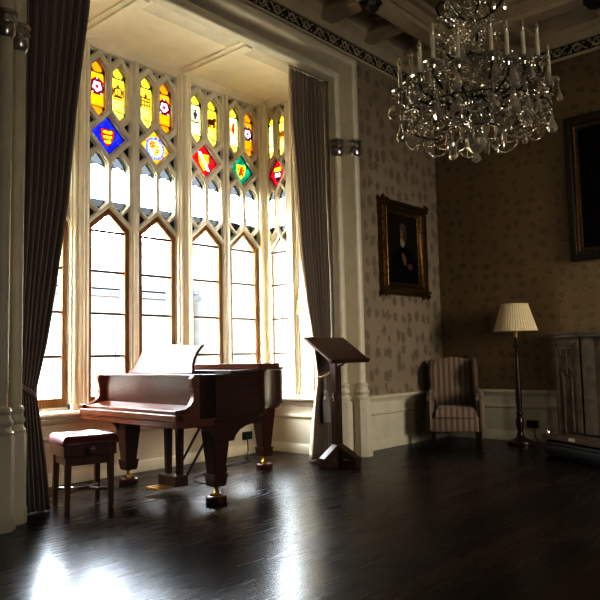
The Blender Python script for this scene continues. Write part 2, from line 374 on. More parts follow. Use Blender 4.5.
# ------------------------------------------------------------------ mesh helpers
class MB:
    def __init__(s): s.bm = bmesh.new(); s.uvd = None
    def box(s, x0, x1, y0, y1, z0, z1, mat=None, bevel=0.0):
        bm = bmesh.new(); bmesh.ops.create_cube(bm, size=1)
        for v in bm.verts: v.co = V(x0 + (v.co.x + .5) * (x1 - x0), y0 + (v.co.y + .5) * (y1 - y0), z0 + (v.co.z + .5) * (z1 - z0))
        if bevel: bmesh.ops.bevel(bm, geom=list(bm.edges), offset=bevel, segments=2, profile=0.5, affect='EDGES')
        return s.add(bm, mat)
    def add(s, bm, mat=None):
        if mat is not None: bmesh.ops.transform(bm, matrix=mat, verts=bm.verts)
        me = bpy.data.meshes.new('t'); bm.to_mesh(me); bm.free(); s.bm.from_mesh(me); bpy.data.meshes.remove(me); return s
    def frustum(s, c0, h0, c1, h1, mat=None, bevel=0.0):
        """square taper from centre c0 (half sizes h0) to c1 (half sizes h1), along z"""
        bm = bmesh.new(); vs = []
        for c, h in ((c0, h0), (c1, h1)):
            vs.append([bm.verts.new((c[0] + a * h[0], c[1] + b * h[1], c[2])) for a, b in ((-1, -1), (1, -1), (1, 1), (-1, 1))])
        for i in range(4): bm.faces.new((vs[0][i], vs[0][(i + 1) % 4], vs[1][(i + 1) % 4], vs[1][i]))
        bm.faces.new(vs[0][::-1]); bm.faces.new(vs[1])
        bmesh.ops.recalc_face_normals(bm, faces=bm.faces)
        if bevel: bmesh.ops.bevel(bm, geom=list(bm.edges), offset=bevel, segments=2, affect='EDGES')
        return s.add(bm, mat)
    def prism(s, pts, axis, a, b, mat=None, bevel=0.0):
        """polygon pts in the plane normal to axis, from a to b along it"""
        bm = bmesh.new()
        f = {'x': lambda p, t: (t, p[0], p[1]), 'y': lambda p, t: (p[0], t, p[1]), 'z': lambda p, t: (p[0], p[1], t)}[axis]
        A = [bm.verts.new(f(p, a)) for p in pts]; B = [bm.verts.new(f(p, b)) for p in pts]; n = len(pts)
        bm.faces.new(A); bm.faces.new(B[::-1])
        for i in range(n): bm.faces.new((A[i], B[i], B[(i + 1) % n], A[(i + 1) % n]))
        bmesh.ops.recalc_face_normals(bm, faces=bm.faces)
        if bevel:
            bmesh.ops.bevel(bm, geom=[e for e in bm.edges if len(e.link_faces) == 2 and e.calc_face_angle() > 0.6], offset=bevel, segments=2, affect='EDGES')
        return s.add(bm, mat)
    def face(s, pts, y=0.0):
        s.bm.faces.new([s.bm.verts.new((p[0], y, p[1])) for p in pts]); return s
    def lathe(s, prof, n=24, mat=None, rfun=None):
        bm = bmesh.new(); rings = []
        for r, z in prof:
            rings.append([bm.verts.new(((r * (rfun(k) if rfun else 1)) * math.cos(2 * PI * k / n), (r * (rfun(k) if rfun else 1)) * math.sin(2 * PI * k / n), z)) for k in range(n)])
        for a, b in zip(rings, rings[1:]):
            for k in range(n): bm.faces.new((a[k], a[(k + 1) % n], b[(k + 1) % n], b[k]))
        if prof[0][0] > 1e-5: bm.faces.new(rings[0][::-1])
        if prof[-1][0] > 1e-5: bm.faces.new(rings[-1])
        bmesh.ops.remove_doubles(bm, verts=bm.verts, dist=1e-6); bmesh.ops.recalc_face_normals(bm, faces=bm.faces)
        return s.add(bm, mat)
    def tube(s, pts, r, n=8, mat=None, closed=False):
        pts = [Vector(p) for p in pts]; bm = bmesh.new(); rings = []
        rr = r if isinstance(r, (list, tuple)) else [r] * len(pts)
        up = None
        for i, p in enumerate(pts):
            t = ((pts[(i + 1) % len(pts)] if closed or i + 1 < len(pts) else p) - (pts[i - 1] if closed or i else p)).normalized()
            if up is None: up = t.orthogonal().normalized()
            up = (up - t * up.dot(t))
            up = up.normalized() if up.length > 1e-6 else t.orthogonal().normalized()
            w = t.cross(up)
            rings.append([bm.verts.new(p + (up * math.cos(2 * PI * k / n) + w * math.sin(2 * PI * k / n)) * rr[i]) for k in range(n)])
        m = len(rings)
        for i in range(m if closed else m - 1):
            a, b = rings[i], rings[(i + 1) % m]
            for k in range(n): bm.faces.new((a[k], a[(k + 1) % n], b[(k + 1) % n], b[k]))
        if not closed: bm.faces.new(rings[0][::-1]); bm.faces.new(rings[-1])
        bmesh.ops.recalc_face_normals(bm, faces=bm.faces)
        return s.add(bm, mat)
    def ball(s, c, r, sx=1, sy=1, sz=1, sub=2):
        bm = bmesh.new(); bmesh.ops.create_icosphere(bm, subdivisions=sub, radius=r)
        for v in bm.verts: v.co = V(c[0] + v.co.x * sx, c[1] + v.co.y * sy, c[2] + v.co.z * sz)
        return s.add(bm)
    def sweep(s, prof, path, outward, closed=False):
        """profile (d,h): d along the mitred outward direction of each path point, h along third axis given per point"""
        bm = bmesh.new(); rings = []
        for p, (ov, hv) in zip(path, outward):
            rings.append([bm.verts.new(Vector(p) + ov * d + hv * h) for d, h in prof])
        for a, b in zip(rings, rings[1:]):
            for k in range(len(prof) - 1): bm.faces.new((a[k], a[k + 1], b[k + 1], b[k]))
        bmesh.ops.recalc_face_normals(bm, faces=bm.faces)
        return s.add(bm)
    def grid(s, fn, nu, nv, uv=True, thick=0.0):
        me_bm = s.bm; vs = [[me_bm.verts.new(fn(i / nu, j / nv)) for j in range(nv + 1)] for i in range(nu + 1)]
        lay = me_bm.loops.layers.uv.verify()
        for i in range(nu):
            for j in range(nv):
                f = me_bm.faces.new((vs[i][j], vs[i + 1][j], vs[i + 1][j + 1], vs[i][j + 1]))
                for lp, (a, b) in zip(f.loops, ((i, j), (i + 1, j), (i + 1, j + 1), (i, j + 1))): lp[lay].uv = (a / nu, b / nv)
        return s
    def build(s, name, mat, parent=None, smooth=False, loc=None, rot=None, mods=()):
        me = bpy.data.meshes.new(name); s.bm.to_mesh(me); s.bm.free()
        o = bpy.data.objects.new(name, me); C.objects.link(o)
        me.materials.append(M[mat] if isinstance(mat, str) else mat)
        if parent: o.parent = parent
        if loc is not None: o.location = loc
        if rot is not None: o.rotation_euler = (0, 0, rot)
        if smooth:
            for p in me.polygons: p.use_smooth = True
            if smooth != 'all':
                me.set_sharp_from_angle(angle=math.radians(38))
        return o
def tag(o, label, cat, group=None):
    o['label'] = label; o['category'] = cat
    if group: o['group'] = group
    return o
def empty(name, loc=(0, 0, 0), rz=0.0):
    o = bpy.data.objects.new(name, None); C.objects.link(o); o.location = loc; o.rotation_euler = (0, 0, rz); o.empty_display_size = .1; return o
def thing(name, label, cat, loc=(0, 0, 0), rz=0.0, group=None): return tag(empty(name, loc, rz), label, cat, group)
def struct(o): o['kind'] = 'structure'; return o
def smoothcurve(pts, n=8, closed=False):
    """Catmull-Rom through points"""
    pts = [Vector(p) for p in pts]; out = []; m = len(pts)
    for i in range(m if closed else m - 1):
        g = (lambda k: pts[k % m]) if closed else (lambda k: pts[max(0, min(m - 1, k))])
        p0, p1, p2, p3 = g(i - 1), g(i), g(i + 1), g(i + 2)
        for k in range(n):
            t = k / n
            out.append(0.5 * ((2 * p1) + (p2 - p0) * t + (2 * p0 - 5 * p1 + 4 * p2 - p3) * t * t + (3 * p1 - p0 - 3 * p2 + p3) * t ** 3))
    if not closed: out.append(pts[-1])
    return out

# flat plate with holes from a filled 2D curve; local x along, z up, depth y from y0 (front) to y1 (back)
def plate(mb, loops, y0, y1, bev=0.0):
    cu = bpy.data.curves.new('t', 'CURVE'); cu.dimensions = '2D'; cu.fill_mode = 'BOTH'
    cu.extrude = max(1e-4, (y1 - y0) / 2 - bev); cu.bevel_depth = bev; cu.bevel_resolution = 0; cu.offset = -bev
    for lp in loops:
        sp = cu.splines.new('POLY'); sp.points.add(len(lp) - 1); sp.use_cyclic_u = True
        for p, q in zip(sp.points, lp): p.co = (q[0], q[1], 0, 1)
    o = bpy.data.objects.new('t', cu); C.objects.link(o)
    dg = bpy.context.evaluated_depsgraph_get(); me = o.evaluated_get(dg).to_mesh()
    bm = bmesh.new(); bm.from_mesh(me); o.evaluated_get(dg).to_mesh_clear()
    yc = (y0 + y1) / 2
    for v in bm.verts: v.co = V(v.co.x, yc - v.co.z, v.co.y)
    bmesh.ops.remove_doubles(bm, verts=bm.verts, dist=1e-5)
    bmesh.ops.recalc_face_normals(bm, faces=bm.faces)
    bpy.data.objects.remove(o); bpy.data.curves.remove(cu)
    mb.add(bm)
def inset(poly, d):
    """move every side of a convex polygon inwards by d (outwards if negative)"""
    n = len(poly); ar = sum(poly[i][0] * poly[(i + 1) % n][1] - poly[(i + 1) % n][0] * poly[i][1] for i in range(n))
    sg = 1 if ar > 0 else -1; L = []
    for i in range(n):
        (x0, y0), (x1, y1) = poly[i], poly[(i + 1) % n]; dx, dy = x1 - x0, y1 - y0; l = math.hypot(dx, dy)
        nx, ny = -dy / l * sg, dx / l * sg
        L.append((x0 + nx * d, y0 + ny * d, dx / l, dy / l))
    out = []
    for i in range(n):
        ax, ay, adx, ady = L[i - 1]; bx, by, bdx, bdy = L[i]
        det = adx * bdy - ady * bdx
        t = ((bx - ax) * bdy - (by - ay) * bdx) / det
        out.append((ax + adx * t, ay + ady * t))
    return out

# ------------------------------------------------------------------ camera
CX, CY, CH, YAW, PIT, ROL, FPX = 4.7732, -8.329, 1.1, 0.724, 0.0844, -0.0221, 681.95
f = V(-math.sin(YAW) * math.cos(PIT), math.cos(YAW) * math.cos(PIT), math.sin(PIT))
r = V(math.cos(YAW), math.sin(YAW), 0); u = r.cross(f)
r2 = r * math.cos(ROL) + u * math.sin(ROL); u2 = -r * math.sin(ROL) + u * math.cos(ROL)
cam = bpy.data.objects.new('camera', bpy.data.cameras.new('camera')); C.objects.link(cam)
cam.matrix_world = Matrix(((r2.x, u2.x, -f.x, CX), (r2.y, u2.y, -f.y, CY), (r2.z, u2.z, -f.z, CH), (0, 0, 0, 1)))
cam.data.sensor_width = 36; cam.data.lens = FPX / 600 * 36; cam.data.clip_end = 200
S.camera = cam

# ------------------------------------------------------------------ the room
XB, YR, YL, ZB = -1.065, -2.332, -6.19, 4.30      # bay: front plane, right return, left return, ceiling
RX, RY, ZC = 7.6, -10.8, 5.22                     # far sides of the room, ceiling
OY0, OY1, OZ = -6.01, -2.332, 4.30                 # opening
b = MB(); b.box(-1.5, RX + .2, RY - .2, 0.2, -0.12, 0.0); struct(b.build('floor', 'floor'))
b = MB()
b.box(-0.22, 0, OY1, 0.0, 0, 5.4); b.box(-0.22, 0, RY, OY0, 0, 5.4); b.box(-0.22, 0, OY0, OY1, OZ, 5.4)
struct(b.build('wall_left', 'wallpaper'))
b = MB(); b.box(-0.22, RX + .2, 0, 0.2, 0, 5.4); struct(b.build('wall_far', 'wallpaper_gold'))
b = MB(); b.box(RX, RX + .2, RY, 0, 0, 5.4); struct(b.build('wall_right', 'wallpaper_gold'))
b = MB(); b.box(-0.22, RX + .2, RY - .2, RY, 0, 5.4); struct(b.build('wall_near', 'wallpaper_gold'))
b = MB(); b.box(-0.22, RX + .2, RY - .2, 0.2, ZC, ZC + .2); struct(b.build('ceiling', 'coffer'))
# ceiling beams: deep moulded grid
def beam(x0, x1, y0, y1, deep=0.28):
    mb = MB(); z0 = ZC - deep
    mb.box(x0, x1, y0, y1, z0, ZC + .01)
    e = 0.035
    if x1 - x0 > y1 - y0:
        for q, s in ((y0, -1), (y1, 1)):
            mb.box(x0, x1, min(q, q + s * e), max(q, q + s * e), z0 + .06, z0 + .10); mb.box(x0, x1, min(q, q + s * .07), max(q, q + s * .07), ZC - .07, ZC)
    else:
        for q, s in ((x0, -1), (x1, 1)):
            mb.box(min(q, q + s * e), max(q, q + s * e), y0, y1, z0 + .06, z0 + .10); mb.box(min(q, q + s * .07), max(q, q + s * .07), y0, y1, ZC - .07, ZC)
    return mb
n = 0
BX, BY = [0.68, 2.5, 4.3, 6.1], [-0.78, -2.43, -4.1, -5.8, -7.5, -9.2]
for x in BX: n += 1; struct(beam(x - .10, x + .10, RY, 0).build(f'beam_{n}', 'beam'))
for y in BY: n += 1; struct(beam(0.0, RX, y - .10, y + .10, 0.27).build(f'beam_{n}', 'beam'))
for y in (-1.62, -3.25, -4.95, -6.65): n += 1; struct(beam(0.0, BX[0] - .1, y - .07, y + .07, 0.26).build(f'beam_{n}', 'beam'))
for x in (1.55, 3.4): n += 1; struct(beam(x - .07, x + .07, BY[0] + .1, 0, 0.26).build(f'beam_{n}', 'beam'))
# cornice along left and far wall
cor = [(0, 4.89), (.025, 4.89), (.03, 4.93), (.05, 4.95), (.055, 4.985), (.085, 5.01), (.12, 5.035), (.13, 5.07), (.16, 5.09), (.215, 5.13), (.24, 5.17), (.25, ZC + .01)]
def two_walls(prof, mb, yl=RY):
    P0 = [V(d, yl, h) for d, h in prof]; P1 = [V(d, -d, h) for d, h in prof]; P2 = [V(RX, -d, h) for d, h in prof]
    bm = mb.bm
    R = [[bm.verts.new(p) for p in P] for P in (P0, P1, P2)]
    for a, c in zip(R, R[1:]):
        for k in range(len(prof) - 1): bm.faces.new((a[k], a[k + 1], c[k + 1], c[k]))
    bmesh.ops.recalc_face_normals(bm, faces=bm.faces)
mb = MB(); two_walls(cor, mb); struct(mb.build('cornice', 'beam', smooth=True))
mb = MB(); two_walls([(0, 4.70), (.022, 4.705), (.03, 4.72), (.022, 4.735), (.008, 4.74)], mb); two_walls([(.008, 4.875), (.03, 4.88), (.03, 4.895), (0, 4.90)], mb)
struct(mb.build('trim_1', 'beam', smooth=True))
mb = MB(); two_walls([(.008, 4.735), (.008, 4.88)], mb); struct(mb.build('trim_2', 'frieze_back'))
# pierced scroll frieze
mb = MB()
def scroll(o, ax, out, flip):
    w = .235; zc = 4.808
    pts = []
    for i in range(26):
        t = i / 25; a = t * 2 * PI * 1.35; rr = .052 * (1 - t * .72)
        pts.append((math.cos(a) * rr, math.sin(a) * rr * (1 if flip else -1)))
    P = [o + ax * (w / 2 + p[0]) + V(0, 0, zc + p[1]) + out * .012 for p in pts]
    mb.tube(P, .0075, 5)
    q = 1 if flip else -1
    mb.tube([o + ax * t + V(0, 0, zc + q * .05 * math.cos(t / w * PI * 2)) + out * .012 for t in [w * k / 10 for k in range(11)]], .007, 5)
    for t, zz in ((.02, .03), (.21, .03), (.05, -.045), (.18, -.045)):
        c = o + ax * t + V(0, 0, zc + q * zz) + out * .012
        mb.tube([c, c + ax * .02 + V(0, 0, .018 * q), c + ax * .035 + V(0, 0, .006 * q)], [.004, .010, .003], 5)
for k in range(31): scroll(V(0, -.03 - .235 * (k + 1), 0), V(0, 1, 0), V(1, 0, 0), k % 2)
for k in range(18): scroll(V(.03 + .235 * k, 0, 0), V(1, 0, 0), V(0, -1, 0), k % 2)
struct(mb.build('trim_3', 'beam', smooth=True))

# dado panelling of the room
dado = [(.045, 0), (.045, .085), (.035, .10), (.03, .115), (.018, .125), (.018, .40), (.022, .405), (.034, .415), (.034, .435), (.02, .45), (.018, .46), (.018, .555), (.026, .56), (.034, .585), (.05, .60), (.052, .622), (.04, .635), (0, .64)]
mb = MB()
two_walls(dado, mb, -2.1)
mb2 = MB(); struct(mb.build('baseboard_room', 'cream', smooth=True))
mb = MB()
R = [[mb.bm.verts.new((d, y, h)) for d, h in dado] for y in (RY, -6.42)]
for k in range(len(dado) - 1): mb.bm.faces.new((R[0][k], R[0][k + 1], R[1][k + 1], R[1][k]))
struct(mb.build('baseboard_left', 'cream', smooth=True))

# bay shell
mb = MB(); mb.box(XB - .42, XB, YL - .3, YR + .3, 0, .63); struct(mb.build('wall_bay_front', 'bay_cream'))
mb = MB(); mb.box(XB - .42, -.20, YL - .5, YR + .5, ZB, ZB + .2)
for y in (-3.617, -4.89):
    mb.box(XB, -.012, y - .05, y + .05, ZB - .045, ZB + .01); mb.box(XB, -.012, y - .10, y + .10, ZB - .02, ZB + .01)
struct(mb.build('ceiling_bay', 'bay_cream'))
# right return: window from XB..-.62, then panelled wall to the opening
mb = MB(); mb.box(-.615, -0.20, YR, YR + .3, 0, ZB + .1); mb.box(XB - .42, -.6, YR, YR + .3, 0, .63)
for (x0, x1, z0, z1) in ((-.565, -.335, .70, 1.42), (-.565, -.335, 1.9, 4.1)):
    for a in ((x0, x0 + .018, z0, z1), (x1 - .018, x1, z0, z1), (x0, x1, z0, z0 + .018), (x0, x1, z1 - .018, z1)): mb.box(a[0], a[1], YR - .012, YR, a[2], a[3])
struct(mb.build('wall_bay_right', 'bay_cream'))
mb = MB(); mb.box(XB - .42, -0.20, YL - .3, YL, 0, ZB + .1); struct(mb.build('wall_bay_left', 'bay_cream'))
# bay dado: profile along front and right return
bd = [(.04, 0), (.04, .075), (.03, .09), (.026, .10), (.012, .11), (.012, .395), (.018, .40), (.032, .415), (.032, .432), (.016, .445), (.012, .455), (.012, .54), (.03, .55), (.045, .57), (.05, .59), (.03, .60), (.02, .61)]
mb = MB()
def bay_run(prof, mb, xend=-.2):
    bm = mb.bm
    R = [[bm.verts.new(p) for p in P] for P in ([V(xend, YL + d, h) for d, h in prof], [V(XB + d, YL + d, h) for d, h in prof], [V(XB + d, YR - d, h) for d, h in prof], [V(xend, YR - d, h) for d, h in prof])]
    for a, c in zip(R, R[1:]):
        for k in range(len(prof) - 1): bm.faces.new((a[k], a[k + 1], c[k + 1], c[k]))
    bmesh.ops.recalc_face_normals(bm, faces=bm.faces)
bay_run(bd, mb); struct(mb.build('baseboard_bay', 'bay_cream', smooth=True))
# sill
mb = MB(); sill = [(0, .60), (.10, .605), (.135, .615), (.145, .635), (.135, .655), (.02, .665), (0, .67), (-.12, .685)]
bay_run(sill, mb); struct(mb.build('trim_4', 'bay_cream', smooth=True))
# head moulding above the tracery
mb = MB(); bay_run([(-.05, 4.225), (.012, 4.225), (.02, 4.245), (.035, 4.26), (.045, 4.285), (.06, ZB)], mb); struct(mb.build('trim_5', 'bay_cream', smooth=True))

# posts of the bay
def post(x, y, hw, n, ax):
    mb = MB(); d = XB
    if ax == 'front':
        mb.box(XB - .12, XB + .02, y - hw, y + hw, .66, ZB)
        for s in (-1, 1): mb.tube([(XB + .022, y + s * hw * .55, .66), (XB + .022, y + s * hw * .55, ZB)], hw * .28, 10)
        mb.tube([(XB + .035, y, .66), (XB + .035, y, ZB)], hw * .36, 12)
        mb.box(XB - .12, XB + .06, y - hw, y + hw, .66, .72)
    else:
        mb.box(x - hw, x + hw, YR - .02, YR + .1, .64, ZB)
        mb.tube([(x, YR - .03, .64), (x, YR - .03, ZB)], hw * .5, 12)
    struct(mb.build(f'trim_{n}', 'bay_cream', smooth=True))
post(0, -3.617, .096, 6, 'front'); post(0, -4.89, .096, 7, 'front'); post(-.60, 0, .03, 8, 'side')
mb = MB()
for y, s in ((YR, -1), (YL, 1)): mb.box(XB - .12, XB + .03, min(y, y + s * .12), max(y, y + s * .12), .66, ZB); mb.tube([(XB + .04, y + s * .03, .66), (XB + .04, y + s * .03, ZB)], .035, 12)
struct(mb.build('trim_9', 'bay_cream', smooth=True))

# ---- windows with lattice tracery -----------------------------------------------------------
def light_polys(s0, w):
    k = w / .235
    A = dict(case=[(s0 - w, .70), (s0 + w, .70), (s0 + w, 2.43), (s0, 2.63), (s0 - w, 2.43)])
    A['hex'] = []; A['shex'] = []
    for c in (s0 - .122 * k, s0 + .122 * k):
        h = .088 * k
        A['hex'].append((c, 2.895, [(c, 2.600), (c + h, 2.69), (c + h, 3.09), (c, 3.19), (c - h, 3.09), (c - h, 2.69)]))
        A['shex'].append((c, 3.845, [(c, 3.552), (c + h, 3.64), (c + h, 4.04), (c, 4.138), (c - h, 4.04), (c - h, 3.64)]))
    A['dia'] = [(s0, 3.177), (s0 + .20 * k, 3.377), (s0, 3.577), (s0 - .20 * k, 3.377)]
    T = []
    for q in (-1, 1):
        e = s0 + q * w * 1.0
        T += [[(e, 3.165), (e, 3.32), (s0 + q * .155 * k, 3.243)], [(e, 3.435), (e, 3.565), (s0 + q * .165 * k, 3.50)],
              [(e, 2.495), (e, 2.645), (s0 + q * .150 * k, 2.572)], [(e, 4.205), (e, 4.115), (s0 + q * .16 * k, 4.205)],
              [(s0 + q * .016, 4.205), (s0 + q * .085 * k, 4.205), (s0 + q * .016, 4.135)]]
    A['tri'] = T; return A
HEXLOCAL = None
def make_window(idx, loc, rz, x0, x1, lights, hexes, dias, woodcase=True):
    root = struct(empty(f'window_{idx}', loc, rz))
    outer = [(x0, .62), (x1, .62), (x1, ZB), (x0, ZB)]
    P = [light_polys(s, w) for s, w in lights]
    op = [p for A in P for p in [A['case'], A['dia']] + [h[2] for h in A['hex'] + A['shex']]]
    tri = [t for A in P for t in A['tri']]
    mb = MB(); plate(mb, [[(x0, .62), (x1, .62), (x1, 2.645), (x0, 2.645)]] + [A['case'] for A in P], .085, .19); mb.build('outer_reveal', 'reveal', root)
    mb = MB(); plate(mb, [outer] + op, .048, .085)
    plate(mb, [outer] + [inset(p, -.006) for p in op] + [inset(t, .004) for t in tri], .024, .0479)
    plate(mb, [outer] + [inset(p, -.011) for p in op] + [inset(t, -.004) for t in tri], .0, .0239, .006)
    for (s, w) in lights:
        mb.tube([(s, .0, 2.70), (s, .0, 3.08)], .010, 6); mb.tube([(s, .0, 3.70), (s, .0, 4.10)], .010, 6)
    for (sa, wa), (sb, wb) in zip(lights, lights[1:]):
        c = (sa + wa + sb - wb) / 2; mb.tube([(c, .005, .68), (c, .005, ZB)], .026, 10)
    mb.build('tracery', 'stonepaint', root)
    mb = MB()
    for t in tri: mb.prism([(p[0], p[1]) for p in inset(t, -.003)], 'y', .0465, .0490)
    mb.build('spandrel_panel', 'dark', root)
    for (s, w), A, hx, dm in zip(lights, P, hexes, dias):
        cs = A['case']
        if woodcase:
            mb = MB(); plate(mb, [inset(cs, -.002), inset(cs, .044)], .030, .095, .004); mb.box(s - w + .025, s + w - .025, .026, .095, .70, .775)
            fr = mb.build('casement', 'casement', root)
        else:
            mb = MB(); plate(mb, [inset(cs, .0), inset(cs, .018)], .045, .08, .003); fr = mb.build('casement', 'stonepaint', root)
        mb = MB()
        for z in (1.158, 1.575, 1.991, 2.395): mb.box(s - w + .02, s + w - .02, .050, .072, z - .011, z + .011)
        mb.build('glazing_bar', 'bar', fr)
        mb = MB(); mb.prism(inset(cs, .025), 'y', .060, .063); mb.build('pane', 'pane', fr)
        for key, names in (('hex', None), ('shex', hx)):
            for i, (c, zc, poly) in enumerate(A[key]):
                mb = MB(); k = w / .235
                mb.face([((p[0] - c) / k, p[1] - zc) for p in inset(poly, -.006)])
                o = mb.build('clear_light' if key == 'hex' else 'stained_light', SG['clear'] if key == 'hex' else SG[names[i][0]], root, loc=(c, .058, zc)); o.scale = (k, 1, 1)
                if key == 'shex': o['label'] = names[i][1]
        k = w / .235
        mb = MB(); mb.face([((p[0] - s) / k, p[1] - 3.377) for p in inset(A['dia'], -.006)])
        o = mb.build('stained_diamond', SG[dm[0]], root, loc=(s, .058, 3.377)); o.scale = (k, 1, 1); o['label'] = dm[1]
    return root
W = .235
pair = [(-.2935, W), (.2935, W)]
make_window(1, (XB, -4.2535, 0), PI / 2, -.55, .55, pair,
            [[('rose_a', 'orange light with red and white rose'), ('crown', 'yellow light with brown crown')], [('grille', 'yellow light with brown grille badge'), ('rose_b', 'amber light with red and white rose')]],
            [('blue', 'blue diamond with red shield of gold beasts'), ('amber', 'amber diamond with quartered shield in a blue ring')])
make_window(2, (XB, -2.985, 0), PI / 2, -.545, .545, pair,
            [[('helm', 'pale yellow light with dark crest'), ('beast', 'yellow light with brown beast')], [('lion', 'pale yellow light with red lion'), ('rose_c', 'orange light with dark ringed rose')]],
            [('red', 'red diamond with gold shield and white bend'), ('green', 'green diamond with gold shield and red lion')])
make_window(3, (XB, -5.525, 0), PI / 2, -.55, .55, pair,
            [[('crown', 'yellow light with brown crown'), ('rose_a', 'orange light with rose')], [('rose_b', 'amber light with rose'), ('helm', 'pale light with crest')]],
            [('crimson', 'crimson diamond with dark shield'), ('green', 'green diamond with gold shield')])
make_window(4, (-.905, YR, 0), 0, -.20, .29, [(0.0, .172)],
            [[('plain', 'plain pale yellow light'), ('crest', 'yellow light with brown crest')]], [('crimson', 'crimson diamond with dark and gold shield')], False)
# left return window mirrors it, behind the curtain
make_window(5, (-.875, YL, 0), PI, -.26, .19, [(0.0, .155)], [[('plain', 'plain yellow light'), ('crest', 'yellow light with crest')]], [('red', 'red diamond')], False)

# ---- architrave of the opening: two clustered shafts, swept round the opening ---------------
def half_round(cx, r, n=10, c0=0.0): return [(cx - r * math.cos(PI * k / n), c0 + r * math.sin(PI * k / n)) for k in range(n + 1)]
# profile: d = distance outwards from the opening edge, h = projection into the room (x)
prof = [(.001, -.225), (-.004, -.225), (-.004, -.02), (-.03, .0), (-.02, .03)] + half_round(.035, .050, 10, .05) + [(.088, .045), (.094, .035), (.105, .05), (.115, .085), (.128, .12), (.14, .16)] + half_round(.20, .054, 10, .18) + [(.258, .15), (.27, .12), (.285, .0)]
ya, yb_, zt = OY0 - .0, OY1 + .0, OZ
mb = MB(); bm = mb.bm
path = [(V(0, yb_, 0.0), V(0, 1, 0)), (V(0, yb_, zt), V(0, 1, 1)), (V(0, ya, zt), V(0, -1, 1)), (V(0, ya, 0.0), V(0, -1, 0))]
R = [[bm.verts.new(p + o * d + V(h, 0, 0)) for d, h in prof] for p, o in path]
# the head is set lower than the jambs are wide: squeeze it a little
for a, c in zip(R, R[1:]):
    for k in range(len(prof) - 1): bm.faces.new((a[k], a[k + 1], c[k + 1], c[k]))
bmesh.ops.recalc_face_normals(bm, faces=bm.faces)
struct(mb.build('trim_10', 'cream', smooth=True))
# shaft bases, octagonal plinths and silvered bands
def octo(mb, cx, cy, prof): mb.lathe(prof, 8, Matrix.Translation((cx, cy, 0)) @ Matrix.Rotation(PI / 8, 4, 'Z'))
nt_ = 10
for side, ye, s in (('right', OY1, 1), ('left', OY0, -1)):
    mb = MB()
    for dd, xx, rr in ((.035, .055, .082), (.20, .185, .098)):
        cy = ye + s * dd
        octo(mb, xx, cy, [(rr * 1.1, 0), (rr * 1.1, .10), (rr, .12), (rr, .60), (rr * .92, .63)])
        mb.lathe([(rr * .92, .62), (rr * .95, .64), (rr * .78, .66), (rr * .74, .68), (rr * .88, .70), (rr * .88, .715), (rr * .72, .74), (rr * .70, .76), (rr * .8, .775), (rr * .8, .79), (rr * .6, .81)], 20, Matrix.Translation((xx, cy, 0)))
    mb.box(-.05, .12, ye + min(s * .05, s * .22), ye + max(s * .05, s * .22), 0, .60)
    nt_ += 1; struct(mb.build(f'trim_{nt_}', 'cream', smooth=True))
    for dd, xx in ((.035, .055), (.20, .185)):
        cy = ye + s * dd; mb = MB(); zb = 3.46
        mb.lathe([(.030, -.095), (.052, -.075), (.066, -.045), (.070, -.01), (.066, .02), (.060, .03), (.078, .035), (.078, .055), (.066, .06), (.066, .085), (.080, .09), (.080, .115), (.058, .12)], 12, Matrix.Translation((xx, cy, zb)))
        nt_ += 1; struct(mb.build(f'trim_{nt_}', 'silver', smooth=True))

# ------------------------------------------------------------------ curtains
def interp(tab, z):
    tab = sorted(tab)
    if z <= tab[0][0]: return tab[0][1]
    for (a, va), (b_, vb) in zip(tab, tab[1:]):
        if z <= b_: return va + (vb - va) * (z - a) / (b_ - a)
    return tab[-1][1]
def curtain(name, label, mat, fixed, lead, x0, folds, tie_z, s, bottom):
    root = thing(name, label, 'curtain', (x0, fixed, 0), group='curtains of the bay')
    def fn(a, t):
        z = bottom + (4.285 - bottom) * t
        yl = interp(lead, z); y = yl + (fixed - yl) * a
        pin = max(0.0, min(1.0, (4.285 - z) / .25)); wid = abs(fixed - yl)
        amp = ((.016 + .034 * min(1, pin)) if s > 0 else (.012 + .020 * min(1, pin))) * (0.75 + .25 * math.sin(a * 9 + 1.3))
        near = math.exp(-((z - tie_z) / .35) ** 2)
        amp *= (1 - .45 * near)
        ph = folds * 2 * PI * (a + .012 * math.sin(z * 1.7 + a * 5)) 
        fine = .35 * math.sin(ph * 2.17 + 1.0) * (1 - pin * .55)
        x = x0 + amp * (math.sin(ph) + fine) + .05 * near * math.sin(a * PI)
        if z > 4.12: x += .006 * math.sin(folds * 5.0 * PI * a)
        return V(x - x0, y - fixed, z)
    mb = MB(); mb.grid(fn, folds * 14, 70); o = mb.build('curtain_cloth', mat, root, smooth='all')
    mod = o.modifiers.new('thickness', 'SOLIDIFY'); mod.thickness = .004
    return root
LEADL = [(4.3, -5.36), (4.125, -5.37), (3.585, -5.432), (3.147, -5.483), (2.393, -5.549), (1.665, -5.661), (1.24, -5.731), (.895, -5.806), (.677, -5.772), (.30, -5.721), (.02, -5.69)]
LEADR = [(4.3, -2.97), (3.68, -2.95), (3.356, -2.912), (2.264, -2.833), (1.723, -2.753), (1.235, -2.65), (.885, -2.59), (.75, -2.62), (.428, -2.683), (.02, -2.735)]
cl = curtain('curtain', 'dark brown curtain tied back at the left side of the bay, nearest the stool', 'curtain_left', -6.02, LEADL, -.13, 9, .90, 1, .012)
cr = curtain('curtain', 'taupe striped curtain with a tasselled tieback behind the lectern', 'curtain_right', -2.345, LEADR, -.075, 9, .88, -1, .012)
mb = MB(); mb.grid(lambda a, t: V(.055 + .03 * math.sin(a * PI), (.0 + a * .20), .985 - .125 * a + .022 * (t - .5) * 2), 12, 3); tb = mb.build('tieback', 'curtain_left', cl, smooth=True); tb.modifiers.new('thickness', 'SOLIDIFY').thickness = .012
